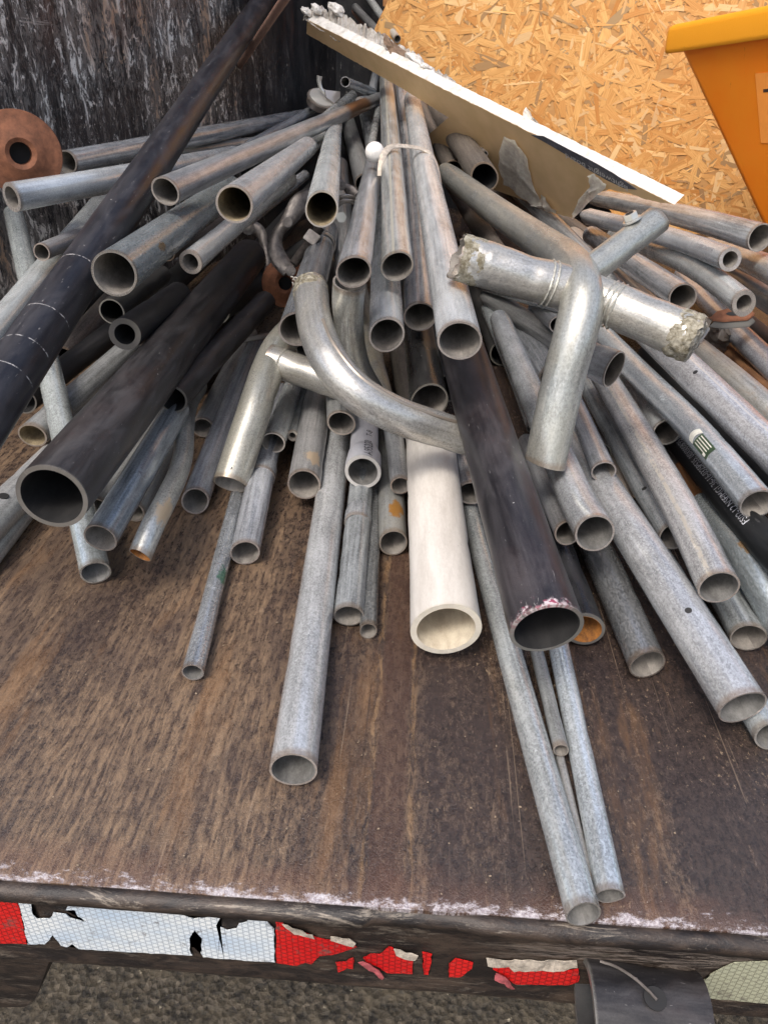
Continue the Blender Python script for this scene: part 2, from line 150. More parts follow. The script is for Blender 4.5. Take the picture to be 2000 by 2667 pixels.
 ('F15', [[0.2573, 0.7802, 0.016], [0.2003, 1.078, 0.016]], 0.0319, 'brown', 0.06, 'metal_pipe', 'added filler pipe darkening the shadowed gaps of the heap', {'filler': 1}),
 ('F16', [[0.5581, 1.0999, 0.0717], [0.61, 1.689, 0.02]], 0.04, 'blackdeep', 0.06, 'metal_pipe', 'added filler pipe darkening the shadowed gaps of the heap', {'filler': 1}),
 ('F17', [[0.6151, 1.4995, 0.0962], [0.6216, 2.2847, 0.0362]], 0.0442, 'blackdeep', 0.06, 'metal_pipe', 'added filler pipe darkening the shadowed gaps of the heap', {'filler': 1}),
 ('F18', [[0.1194, 2.2234, 0.1636], [-0.0254, 2.42, 0.3035]], 0.0584, 'brown', 0.06, 'metal_pipe', 'added filler pipe darkening the shadowed gaps of the heap', {'filler': 1}),
 ('F19', [[-0.0314, 1.9234, 0.1945], [-0.0925, 2.42, 0.3501]], 0.0508, 'blackdeep', 0.06, 'metal_pipe', 'added filler pipe darkening the shadowed gaps of the heap', {'filler': 1}),
 ('F20', [[-0.1586, 1.7209, 0.1594], [-0.313, 2.72, 0.2427]], 0.045, 'blackdeep', 0.06, 'metal_pipe', 'added filler pipe darkening the shadowed gaps of the heap', {'filler': 1}),
 ('F21', [[0.2366, 1.807, 0.1133], [0.0913, 2.1368, 0.2211]], 0.0524, 'brown', 0.06, 'metal_pipe', 'added filler pipe darkening the shadowed gaps of the heap', {'filler': 1}),
 ('F22', [[-0.3756, 1.8983, 0.1811], [-0.3464, 2.5946, 0.2526]], 0.04, 'blackdeep', 0.06, 'metal_pipe', 'added filler pipe darkening the shadowed gaps of the heap', {'filler': 1}),
 ('F23', [[0.3829, 0.6147, 0.0172], [0.3606, 0.843, 0.0171]], 0.0343, 'blackdeep', 0.06, 'metal_pipe', 'added filler pipe darkening the shadowed gaps of the heap', {'filler': 1}),
 ('F24', [[0.3347, 0.8334, 0.0158], [0.3068, 1.1189, 0.0157]], 0.0315, 'brown', 0.06, 'metal_pipe', 'added filler pipe darkening the shadowed gaps of the heap', {'filler': 1}),
 ('F25', [[0.2248, 0.8733, 0.0378], [0.1878, 1.2407, 0.0219]], 0.0295, 'blackdeep', 0.06, 'metal_pipe', 'added filler pipe darkening the shadowed gaps of the heap', {'filler': 1}),
 ('F26', [[-0.3683, 1.0926, 0.017], [-0.358, 1.5006, 0.017]], 0.0339, 'blackdeep', 0.06, 'metal_pipe', 'added filler pipe darkening the shadowed gaps of the heap', {'filler': 1}),
 ('F27', [[-0.5606, 1.0726, 0.061], [-0.5738, 1.4016, 0.0829]], 0.0354, 'brown', 0.06, 'metal_pipe', 'added filler pipe darkening the shadowed gaps of the heap', {'filler': 1}),
 ('F28', [[-0.2091, 1.2513, 0.0298], [-0.2291, 1.7274, 0.0411]], 0.04, 'blackdeep', 0.06, 'metal_pipe', 'added filler pipe darkening the shadowed gaps of the heap', {'filler': 1}),
 ('A1', [[-0.1491, 2.42, 0.4795], [-0.2667, 2.7103, 0.566]], 0.021, 'galvdark', 0.1, 'metal_rod', 'first slim grey rod standing against the dark wall behind the plasterboard', {}),
 ('A2', [[-0.123, 2.42, 0.487], [-0.2445, 2.72, 0.6122]], 0.0199, 'galvlight', 0.1, 'metal_rod', 'light grey rod nearest the chipboard edge', {}),
 ('A3', [[-0.185, 2.634, 0.4694], [-0.2735, 2.72, 0.5585]], 0.016, 'rustpink', 0.1, 'metal_rod', 'thin dull brown rod below the two grey rods at the wall', {}),
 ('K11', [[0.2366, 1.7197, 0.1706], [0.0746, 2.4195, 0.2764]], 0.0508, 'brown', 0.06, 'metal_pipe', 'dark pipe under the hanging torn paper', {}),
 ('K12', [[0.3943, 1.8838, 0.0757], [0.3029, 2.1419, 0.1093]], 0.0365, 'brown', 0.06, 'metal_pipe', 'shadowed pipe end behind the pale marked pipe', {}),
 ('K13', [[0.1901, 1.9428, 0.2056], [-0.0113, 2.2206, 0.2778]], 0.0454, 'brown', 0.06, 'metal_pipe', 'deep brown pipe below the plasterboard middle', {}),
 ('P3a', [[0.1238, 0.6826, 0.1204], [0.1331, 0.7036, 0.1932], [0.14, 0.7152, 0.2366], [0.1458, 0.7334, 0.2651], [0.1471, 0.7579, 0.2787], [0.1466, 0.8209, 0.2824], [0.1451, 0.9507, 0.269], [0.1292, 1.1125, 0.2578], [0.0915, 1.2977, 0.2558], [0.0194, 1.7461, 0.2462]], 0.0408, 'warm', 0.05, 'metal_pipe', '', {'rigid': 'P3', 'child': 1}),
 ('P3b', [[0.024, 0.7577, 0.3036], [0.1439, 0.7608, 0.2729]], 0.0423, 'warm', 0.05, 'metal_pipe', '', {'rigid': 'P3', 'child': 1, 'torn': 'near'}),
 ('P3c', [[0.2512, 0.7052, 0.2466], [0.1535, 0.76, 0.2708]], 0.0423, 'warm', 0.05, 'metal_pipe', '', {'rigid': 'P3', 'child': 1, 'torn': 'near', 'closed': 'near'}),
 ('P3d', [[0.2349, 0.8564, 0.3242], [0.1525, 0.7873, 0.2805]], 0.0296, 'warm', 0.05, 'metal_pipe', '', {'rigid': 'P3', 'child': 1, 'closed': 'near'}),
 ('P1a', [[-0.1357, 0.8488, 0.2432], [-0.119, 0.7708, 0.224], [-0.0967, 0.7196, 0.204], [-0.0655, 0.6971, 0.1803], [-0.0256, 0.7032, 0.1559], [0.0104, 0.7226, 0.1354], [0.0463, 0.7357, 0.119]], 0.0364, 'warm', 0.05, 'metal_pipe', '', {'rigid': 'P1', 'child': 1, 'torn': 'near'}),
 ('P1b', [[-0.0835, 0.777, 0.2697], [-0.0879, 0.795, 0.2258], [-0.0835, 0.8317, 0.1598], [-0.0638, 0.9091, 0.081]], 0.0331, 'warm', 0.06, 'metal_pipe', '', {'rigid': 'P1', 'child': 1}),
 ('P2a', [[-0.2248, 0.7585, 0.0332], [-0.2143, 0.8077, 0.0719], [-0.2053, 0.8551, 0.106], [-0.204, 0.9198, 0.1213], [-0.199, 0.986, 0.1294], [-0.1977, 1.1567, 0.1075]], 0.0399, 'warm', 0.05, 'metal_pipe', '', {'rigid': 'P2', 'child': 1}),
 ('P2b', [[-0.2054, 0.9237, 0.1276], [-0.1017, 0.8896, 0.1088]], 0.0399, 'warm', 0.05, 'metal_pipe', '', {'rigid': 'P2', 'child': 1}),
]
TAPES = [['red', [[-0.2796, -0.0219], [-0.2622, -0.0197], [-0.2619, -0.0284], [-0.2681, -0.0774], [-0.2951, -0.0797]]], ['white', [[-0.2614, -0.0196], [-0.2555, -0.0208], [-0.2524, -0.0243], [-0.2543, -0.0373], [-0.2521, -0.0426], [-0.2432, -0.0414], [-0.2389, -0.0333], [-0.2302, -0.0341], [-0.2277, -0.0388], [-0.2155, -0.0432], [-0.2224, -0.0351], [-0.2227, -0.0282], [-0.2291, -0.029], [-0.2247, -0.0188], [-0.2089, -0.0181], [-0.171, -0.0177], [-0.1545, -0.0184], [-0.1465, -0.0251], [-0.1402, -0.0282], [-0.1286, -0.0237], [-0.1259, -0.0189], [-0.1206, -0.0217], [-0.1252, -0.0341], [-0.1179, -0.0391], [-0.1115, -0.0362], [-0.1093, -0.03], [-0.1035, -0.0272], [-0.1019, -0.0212], [-0.0975, -0.0206], [-0.0908, -0.0188], [-0.089, -0.0253], [-0.0851, -0.0327], [-0.0874, -0.0762], [-0.1053, -0.077], [-0.139, -0.0765], [-0.1402, -0.0712], [-0.1368, -0.0519], [-0.1413, -0.0423], [-0.1461, -0.0531], [-0.1479, -0.0681], [-0.1465, -0.0754], [-0.1801, -0.0769], [-0.2302, -0.0786], [-0.2337, -0.0726], [-0.2383, -0.0776], [-0.2427, -0.076], [-0.2457, -0.0626], [-0.2545, -0.0755], [-0.2676, -0.0774], [-0.2614, -0.0283]]], ['red', [[-0.0832, -0.0216], [-0.0799, -0.0202], [-0.0781, -0.0278], [-0.0576, -0.0389], [-0.04, -0.0446], [-0.0311, -0.0454], [-0.0289, -0.0482], [-0.0424, -0.0584], [-0.055, -0.0634], [-0.0611, -0.075], [-0.0657, -0.0735], [-0.0717, -0.0787], [-0.0866, -0.0765]]], ['red', [[-0.0438, -0.0703], [-0.0369, -0.0682], [-0.0312, -0.0621], [-0.0319, -0.0772], [-0.0359, -0.0767], [-0.0423, -0.0831]]], ['red', [[-0.0244, -0.0611], [-0.0188, -0.055], [-0.0132, -0.0553], [-0.0067, -0.0441], [-0.0039, -0.0457], [-0.0021, -0.0516], [0.0097, -0.0572], [0.0104, -0.0775], [-0.0072, -0.079], [-0.013, -0.0723], [-0.0221, -0.0671]]], ['red', [[0.016, -0.048], [0.0228, -0.0502], [0.0218, -0.0769], [0.0184, -0.0774]]], ['red', [[0.035, -0.061], [0.039, -0.053], [0.0514, -0.0565], [0.0509, -0.065], [0.0439, -0.0769], [0.0361, -0.078]]], ['red', [[0.0638, -0.0526], [0.0691, -0.056], [0.0788, -0.0546], [0.0799, -0.0597], [0.1165, -0.0575], [0.1226, -0.0545], [0.1252, -0.0647], [0.1251, -0.0712], [0.1192, -0.0765], [0.0827, -0.0809], [0.0703, -0.0686], [0.0653, -0.0629]]], ['torn', [[-0.0244, -0.0621], [-0.0193, -0.0646], [-0.013, -0.0723], [-0.0095, -0.0804], [-0.0106, -0.0839], [-0.0164, -0.0749], [-0.0227, -0.0694], [-0.0278, -0.0626]]], ['torn', [[0.0676, -0.0636], [0.0747, -0.0679], [0.0822, -0.081], [0.0801, -0.0829], [0.0719, -0.0738], [0.0672, -0.0712]]], ['paper', [[0.0594, -0.046], [0.0682, -0.0474], [0.1195, -0.0414], [0.121, -0.0489], [0.1127, -0.0538], [0.0794, -0.0604], [0.0756, -0.0555], [0.0612, -0.055]]], ['paper', [[-0.0789, -0.023], [-0.0585, -0.0341], [-0.0576, -0.0389], [-0.0739, -0.0312]]], ['paper', [[-0.0464, -0.0334], [-0.0332, -0.0356], [-0.0294, -0.0401], [-0.0311, -0.0454], [-0.0465, -0.0394]]], ['paper', [[-0.0034, -0.0436], [0.0133, -0.0484], [0.0114, -0.057], [-0.0016, -0.0516]]], ['dirty', [[0.2058, -0.0775], [0.2047, -0.0634], [0.2112, -0.0456], [0.2214, -0.0318], [0.2469, -0.0261], [0.2625, -0.0808], [0.2272, -0.0797], [0.2105, -0.0789]]]]
BOARD_FACE = [[-0.3174, 2.082, 0.5207], [-0.1225, 1.8643, 0.4505], [0.0025, 1.7276, 0.4034], [0.1128, 1.6042, 0.3637], [0.2109, 1.4945, 0.3285], [0.2988, 1.397, 0.2963], [0.3807, 1.3053, 0.2669], [0.3524, 1.3538, 0.265], [0.3276, 1.3884, 0.269], [0.303, 1.4283, 0.2688], [0.2845, 1.4797, 0.2534], [0.2783, 1.5249, 0.228], [0.2736, 1.5828, 0.1918], [0.2401, 1.6382, 0.1908], [0.2009, 1.6898, 0.1993], [0.1685, 1.732, 0.2067], [0.1455, 1.743, 0.2257], [0.129, 1.7008, 0.2752], [0.1229, 1.6719, 0.3031], [0.0537, 1.7419, 0.3334], [-0.0174, 1.8128, 0.3652], [-0.0716, 1.866, 0.3901], [-0.1285, 1.9262, 0.413], [-0.2221, 2.0257, 0.4502], [-0.3288, 2.1379, 0.4938]]
BOARD_N = [-0.687, -0.4248, -0.5895]
BOARD_TORN = [[[0.1264, 1.6152, 0.3298], [0.1221, 1.6699, 0.2954], [0.1307, 1.7103, 0.2562], [0.1439, 1.7255, 0.2299], [0.1707, 1.7052, 0.2133], [0.1968, 1.6837, 0.1983], [0.2109, 1.66, 0.199], [0.212, 1.6408, 0.2115], [0.1976, 1.6366, 0.2314], [0.1821, 1.6135, 0.2661], [0.1719, 1.5892, 0.2956], [0.1568, 1.5891, 0.3132], [0.1445, 1.5903, 0.3266]], [[0.2084, 1.6162, 0.2285], [0.2193, 1.612, 0.2187], [0.2407, 1.6009, 0.2018], [0.2415, 1.6141, 0.1914], [0.219, 1.6444, 0.1957], [0.198, 1.6731, 0.1995], [0.2099, 1.6522, 0.2007]], [[0.2631, 1.4345, 0.2905], [0.2694, 1.4211, 0.2929], [0.2712, 1.4227, 0.2896], [0.2783, 1.4155, 0.2866], [0.2886, 1.4074, 0.2803], [0.2913, 1.4146, 0.2719], [0.2839, 1.4519, 0.2537], [0.2763, 1.504, 0.2251], [0.2689, 1.5537, 0.1979], [0.2648, 1.5482, 0.2066], [0.265, 1.5011, 0.2403], [0.2677, 1.4778, 0.2539], [0.2725, 1.4441, 0.2726], [0.2652, 1.4463, 0.2796]]]
BOARD_STRIP = [[0.1686, 1.5429, 0.3404], [0.1876, 1.5098, 0.342], [0.2268, 1.4674, 0.3269], [0.2641, 1.4263, 0.3131], [0.2972, 1.3926, 0.2989], [0.3326, 1.3625, 0.2792], [0.318, 1.3901, 0.2764], [0.2931, 1.4195, 0.2842], [0.2664, 1.4472, 0.2954], [0.2265, 1.4831, 0.316], [0.1958, 1.5136, 0.3297]]
BOARD_TXT = [[0.2257, 1.4789, 0.3173], [0.3204, 1.3774, 0.2802]]
DEBRIS_TOP = [[-0.3288, 2.1051, 0.5394], [-0.3244, 2.1045, 0.5429], [-0.3125, 2.0983, 0.5451], [-0.2979, 2.0924, 0.5506], [-0.2798, 2.0774, 0.5448], [-0.2677, 2.0656, 0.538], [-0.2617, 2.0656, 0.5447], [-0.2481, 2.0607, 0.5513], [-0.2346, 2.0451, 0.54], [-0.2211, 2.0296, 0.5288], [-0.2006, 2.0081, 0.5155], [-0.1754, 1.9883, 0.5112], [-0.1641, 1.9767, 0.5047], [-0.1393, 1.9543, 0.4962], [-0.1257, 1.9422, 0.492], [-0.1161, 1.9316, 0.4857], [-0.0932, 1.9077, 0.4733], [-0.067, 1.8824, 0.4633], [-0.0516, 1.8686, 0.4595], [-0.0306, 1.8407, 0.4394], [-0.0107, 1.8207, 0.4319], [0.0162, 1.7927, 0.4208], [0.0393, 1.7651, 0.4058], [0.0524, 1.7488, 0.3965]]
DEBRIS_BASE = [[-0.3279, 2.0953, 0.5237], [-0.3235, 2.0943, 0.5265], [-0.3112, 2.0838, 0.5219], [-0.2959, 2.0708, 0.5161], [-0.2778, 2.0553, 0.5093], [-0.2658, 2.0449, 0.5048], [-0.2593, 2.0392, 0.5023], [-0.245, 2.0268, 0.497], [-0.2318, 2.0153, 0.492], [-0.2188, 2.0037, 0.4871], [-0.1986, 1.9857, 0.4795], [-0.1731, 1.9627, 0.47], [-0.1619, 1.9525, 0.4658], [-0.137, 1.9296, 0.4565], [-0.1234, 1.9169, 0.4514], [-0.114, 1.9081, 0.4479], [-0.0913, 1.8866, 0.4394], [-0.0651, 1.8615, 0.4297], [-0.0496, 1.8464, 0.424], [-0.0293, 1.8264, 0.4164], [-0.0094, 1.8065, 0.409], [0.0175, 1.7792, 0.3991], [0.0401, 1.7558, 0.3907], [0.0532, 1.7404, 0.3829]]
DEBRIS_BROWN = [[-0.1225, 1.8921, 0.4948], [-0.1135, 1.8874, 0.4866], [-0.1069, 1.8833, 0.4794], [-0.0918, 1.8797, 0.4724], [-0.0715, 1.8739, 0.4612], [-0.0746, 1.8665, 0.4497], [-0.0858, 1.8677, 0.4527], [-0.0929, 1.8653, 0.4494], [-0.108, 1.8676, 0.4544], [-0.1148, 1.875, 0.4668], [-0.1238, 1.8796, 0.475], [-0.1264, 1.8859, 0.4854]]
DEBRIS_LUMP = [[-0.0553, 1.8431, 0.4483], [-0.0274, 1.801, 0.4352], [-0.2451, 2.056, 0.5413], [-0.2933, 2.0769, 0.5413], [-0.3188, 2.0844, 0.5367]]
DEBRIS_FLAP = [[0.1552, 1.5911, 0.3664], [0.1562, 1.5967, 0.3754], [0.1603, 1.6007, 0.3813], [0.1683, 1.5959, 0.373], [0.1733, 1.5915, 0.3654], [0.1859, 1.5859, 0.3554], [0.2002, 1.578, 0.3415], [0.1879, 1.5796, 0.3452], [0.1694, 1.584, 0.3538]]
FLANGE_C = [-0.6017, 1.1627, 0.3349]
FLANGE2_C = [-0.2584, 1.3381, 0.1126]
BALL_C = [-0.1026, 1.3621, 0.3256]
LEDGE = [[-0.8662, 1.517, 0.302], [-0.7803, 1.6709, 0.2949], [-0.6923, 1.8508, 0.2913], [-0.6677, 1.8478, 0.2844]]
STRAP = [[-0.0883, 1.2984, 0.298], [-0.0884, 1.3059, 0.31], [-0.0856, 1.3158, 0.3256], [-0.0783, 1.3338, 0.3349], [-0.0679, 1.3476, 0.337], [-0.0497, 1.3595, 0.3356], [-0.0278, 1.37, 0.3316], [-0.013, 1.3673, 0.3259], [-0.0042, 1.3609, 0.3148], [0.001, 1.3303, 0.3033], [0.005, 1.299, 0.2907]]
COUPLER_A = [[-0.2021, 1.3182, 0.2645], [-0.2154, 1.3125, 0.2565], [-0.2255, 1.3062, 0.2473], [-0.2354, 1.2966, 0.2329], [-0.2453, 1.2887, 0.2211], [-0.2539, 1.2824, 0.2119], [-0.2585, 1.274, 0.1989], [-0.257, 1.2652, 0.1847], [-0.2486, 1.2569, 0.1706], [-0.2326, 1.249, 0.1566]]
COUPLER_A_RIVETS = [[-0.2373, 1.2758, 0.2282], [-0.2283, 1.2344, 0.1612]]
COUPLER_A_BOLT = [[-0.1822, 1.2649, 0.2247], [-0.1946, 1.2538, 0.208], [-0.2225, 1.2306, 0.1734]]
COUPLER_B = [[-0.3683, 1.5522, 0.1626], [-0.3554, 1.5521, 0.1612], [-0.342, 1.5471, 0.152], [-0.3334, 1.5339, 0.1303], [-0.3265, 1.5197, 0.1069], [-0.327, 1.505, 0.0834], [-0.3331, 1.4899, 0.0599], [-0.3468, 1.4782, 0.0425]]
COUPLER_B_EYE = [[-0.3437, 1.4478, 0.1823]]
COUPLER_C = [[-0.193, 1.5566, 0.2483], [-0.1822, 1.5555, 0.2454], [-0.1694, 1.5525, 0.2396], [-0.1527, 1.546, 0.2277]]
COUPLER_C_RIVET = [[-0.1791, 1.5435, 0.2448]]
CLAMP_BANDS = [[[-0.1702, 1.3549, 0.2448], [-0.1578, 1.3179, 0.26], [-0.1461, 1.3097, 0.2647], [-0.135, 1.3202, 0.2616], [-0.1313, 1.3608, 0.2507]], [[-0.1696, 1.3483, 0.2341], [-0.1573, 1.3131, 0.2522], [-0.1457, 1.3054, 0.2578], [-0.1347, 1.3162, 0.2552], [-0.1309, 1.3559, 0.2427]]]
WINGNUT = [-0.1535, 1.3122, 0.2316]
LID_C = [-0.3202, 2.3157, 0.3403]
CRUMPLE = [-0.155, 0.8249, -0.0374]
JUNK_C = [0.4633, 1.2165, 0.0799]
PLATE_C = [0.4468, 1.1379, 0.1445]
JUNK2_C = [0.5421, 1.2786, 0.1154]
SLIVER = [[-0.3197, 1.1916, 0.0539], [-0.2877, 1.2169, 0.0537], [-0.2585, 1.2516, 0.0498]]
BIN_O = [0.4878, 2.0335, 0.4774]
BIN_X = [0.3344, -0.9379, 0.0919]
NUT_C = [0.1902, 0.7736, 0.3404]
BIN_T = [0.6362, 1.6948, 0.3946]
TUBE_A = [0.1248, 0.2574, -0.0635]
TUBE_B = [0.1996, 0.2547, -0.065]
TUBE_HOLE = [0.1515, 0.2502, -0.0208]
BRACKET = [[-0.3168, -0.1086], [-0.2559, -0.1047], [-0.2864, -0.1709], [-0.2971, -0.1892], [-0.342, -0.1989]]
OSB_EDGE = [[-0.124, 0.6667], [-0.1506, 0.5744], [-0.1811, 0.5201], [-0.1881, 0.4772]]
OSB_CUT = [[-0.1881, 0.4754], [-0.0513, 0.3826], [0.1748, 0.2759], [0.3515, 0.189], [0.5212, 0.1093], [0.5595, -0.0444]]
CAM_M = [[0.997713, -0.048021, 0.047577], [0.065788, 0.527968, -0.846712], [0.01554, 0.847906, 0.529919]]
CAMP = Vector((0, 0, .48))
# ------------------------------------------------------------------ node helpers
class NT:
    def __init__(s, name):
        s.m = bpy.data.materials.new(name); s.m.use_nodes = True
        s.t = s.m.node_tree; s.b = s.t.nodes['Principled BSDF']
        s.out = s.t.nodes['Material Output']
    def n(s, t, **k):
        x = s.t.nodes.new(t)
        for a, b in k.items(): setattr(x, a, b)
        return x
    def put(s, sock, v):
        if v is None: return
        if isinstance(v, bpy.types.NodeSocket): s.t.links.new(v, sock)
        else:
            if isinstance(v, (tuple, list)) and len(v) == 3 and sock.type == 'RGBA': v = (*v, 1)
            sock.default_value = v
    def math(s, op, a, b=None, c=None, clamp=False):
        x = s.n('ShaderNodeMath', operation=op, use_clamp=clamp)
        s.put(x.inputs[0], a); s.put(x.inputs[1], b); s.put(x.inputs[2], c)
        return x.outputs[0]
    def mix(s, f, a, b, blend='MIX'):
        x = s.n('ShaderNodeMix', data_type='RGBA', blend_type=blend)
        s.put(x.inputs[0], f); s.put(x.inputs[6], a); s.put(x.inputs[7], b)
        return x.outputs[2]
    def ramp(s, f, lo, hi, a=0., b=1.):
        x = s.n('ShaderNodeMapRange', interpolation_type='SMOOTHSTEP')
        for i, v in enumerate((f, lo, hi, a, b)): s.put(x.inputs[i], v)
        return x.outputs[0]
    def mapping(s, vec, scale=(1, 1, 1), rot=(0, 0, 0), loc=(0, 0, 0)):
        x = s.n('ShaderNodeMapping'); s.put(x.inputs[0], vec)
        x.inputs['Scale'].default_value = scale; x.inputs['Rotation'].default_value = rot; s.put(x.inputs['Location'], loc)
        return x.outputs[0]
    def noise(s, vec, scale, detail=4, rough=.6, w=None, dist=0, col=False):
        x = s.n('ShaderNodeTexNoise', noise_dimensions='4D' if w is not None else '3D')
        s.put(x.inputs['Vector'], vec); x.inputs['Scale'].default_value = scale
        x.inputs['Detail'].default_value = detail; x.inputs['Roughness'].default_value = rough; x.inputs['Distortion'].default_value = dist
        if w is not None: s.put(x.inputs['W'], w)
        return x.outputs[1 if col else 0]
    def voro(s, vec, scale, feature='F1', rnd=1, out=0, w=None):
        x = s.n('ShaderNodeTexVoronoi', feature=feature, voronoi_dimensions='4D' if w is not None else '3D')
        s.put(x.inputs['Vector'], vec); x.inputs['Scale'].default_value = scale; x.inputs['Randomness'].default_value = rnd
        if w is not None: s.put(x.inputs['W'], w)
        return x.outputs[out]
    def sep(s, v):
        x = s.n('ShaderNodeSeparateXYZ'); s.put(x.inputs[0], v); return x.outputs
    def uv(s): return s.n('ShaderNodeUVMap').outputs[0]
    def obj(s): return s.n('ShaderNodeTexCoord').outputs['Object']
    def rnd(s):
        return s.math('MULTIPLY', s.n('ShaderNodeObjectInfo').outputs['Random'], 37.)
    def ocol(s): return s.n('ShaderNodeObjectInfo').outputs['Color']
    def bump(s, h, strength=.3, dist=.001):
        x = s.n('ShaderNodeBump'); x.inputs['Strength'].default_value = strength; x.inputs['Distance'].default_value = dist
        s.put(x.inputs['Height'], h); s.put(s.b.inputs['Normal'], x.outputs[0])
    def fin(s, col=None, rough=None, metal=None, spec=None):
        s.put(s.b.inputs['Base Color'], col); s.put(s.b.inputs['Roughness'], rough); s.put(s.b.inputs['Metallic'], metal)
        s.put(s.b.inputs['Specular IOR Level'], spec)
        return s.m
def gray(v, t=(1, 1, 1)): return (v*t[0], v*t[1], v*t[2])

def galv(name, dark=.16, light=.48, metal=.6, rough=.42, spang=.35, streak=.5, rust=0., tint=(1, 1, .99), warm=0., dirt=.35, stripe=0, patch=None, rims=True):
    t = NT(name); uv = t.uv(); w = t.rnd()
    sxy = t.sep(uv); ang, ln = sxy[0], sxy[1]
    st = t.noise(t.mapping(uv, (260, 9, 1)), 1, 5, .65, w)
    st2 = t.noise(t.mapping(uv, (90, 22, 1)), 1, 6, .7, w, .6)
    sp = t.voro(t.mapping(uv, (760, 520, 1)), 1, out=1, w=w)
    spg = t.sep(sp)[0]
    bl = t.noise(t.mapping(uv, (26, 14, 1)), 1, 5, .62, w, .5)
    gr = t.noise(t.mapping(uv, (900, 900, 1)), 1, 3, .8, w)
    f = t.math('MULTIPLY', st, streak)
    f = t.math('ADD', f, t.math('MULTIPLY', spg, spang))
    f = t.math('ADD', f, t.math('MULTIPLY', gr, .45))
    f = t.math('ADD', f, t.math('MULTIPLY', t.math('ADD', bl, st2), .46))
    tot = streak*.5+spang*.5+.225+.46
    f = t.ramp(f, tot-.33, tot+.29)
    col = t.mix(f, gray(dark, tint), gray(light, tint))
    # dark scuffs and dirt
    sc = t.ramp(t.noise(t.mapping(uv, (70, 45, 1)), 1, 7, .75, w, 1.2), .58, .70)
    col = t.mix(t.math('MULTIPLY', sc, dirt), col, (.10, .095, .085))
    # fine dark scratches
    sr = t.ramp(t.noise(t.mapping(uv, (160, 500, 1), (0, 0, .5)), 1, 2, .5, w, 2.5), .66, .72)
    col = t.mix(t.math('MULTIPLY', sr, .35), col, (.12, .12, .12))
    wh = t.ramp(t.noise(t.mapping(uv, (380, 60, 1), (0, 0, .2)), 1, 4, .7, w, 1.), .64, .72)
    col = t.mix(t.math('MULTIPLY', wh, .5), col, (.62, .63, .62))
    if warm: col = t.mix(t.math('MULTIPLY', t.ramp(bl, .35, .7), warm), col, (.40, .34, .21))
    if rust:
        rs = t.ramp(t.noise(t.mapping(uv, (55, 25, 1)), 1, 6, .7, w, .8), .56, .68)
        col = t.mix(t.math('MULTIPLY', rs, rust), col, (.27, .13, .05))
    if stripe:
        a0 = {1: .0035, 2: .002, 3: -.012}[stripe]; hw = {1: .0022, 2: .0026, 3: .0012}[stripe]
        d = t.math('ABSOLUTE', t.math('SUBTRACT', ang, a0))
        d = t.math('ADD', d, t.math('MULTIPLY', t.math('SUBTRACT', t.noise(t.mapping(uv, (300, 90, 1)), 1, 4, .7, w), .5), .004 if stripe == 2 else .0008))
        m = t.ramp(d, hw, hw*.55)
        if stripe == 2: m = t.math('MULTIPLY', m, t.ramp(t.noise(t.mapping(uv, (200, 70, 1)), 1, 5, .8, w), .40, .52))
        col = t.mix(t.math('MULTIPLY', m, .8), col, (.66, .61, .52))
    if patch:
        s0, pc, r = patch
        dv = t.math('MULTIPLY', t.math('SUBTRACT', ln, s0), .55)
        da = t.math('SUBTRACT', ang, -.006)
        d = t.math('SQRT', t.math('ADD', t.math('MULTIPLY', dv, dv), t.math('MULTIPLY', da, da)))
        d = t.math('ADD', d, t.math('MULTIPLY', t.math('SUBTRACT', t.noise(t.mapping(uv, (120, 60, 1)), 1, 5, .75, w), .5), .03))
        col = t.mix(t.ramp(d, r, r*.6), col, pc)
    if rims:
        m = t.ramp(t.math('ADD', ln, t.math('MULTIPLY', bl, -.008)), .004, -.002)
        col = t.mix(t.math('MULTIPLY', m, .55), col, (.25, .17, .11))
    col = t.mix(1, col, t.ocol(), 'MULTIPLY')
    rg = t.math('ADD', t.math('MULTIPLY', f, -.10), t.math('ADD', t.math('MULTIPLY', bl, .22), rough-.06))
    t.bump(t.math('ADD', t.math('MULTIPLY', gr, .3), t.math('ADD', t.math('MULTIPLY', st, .5), bl)), .4, .0007)
    return t.fin(col, rg, t.math('SUBTRACT', metal, t.math('MULTIPLY', sc, .4)))

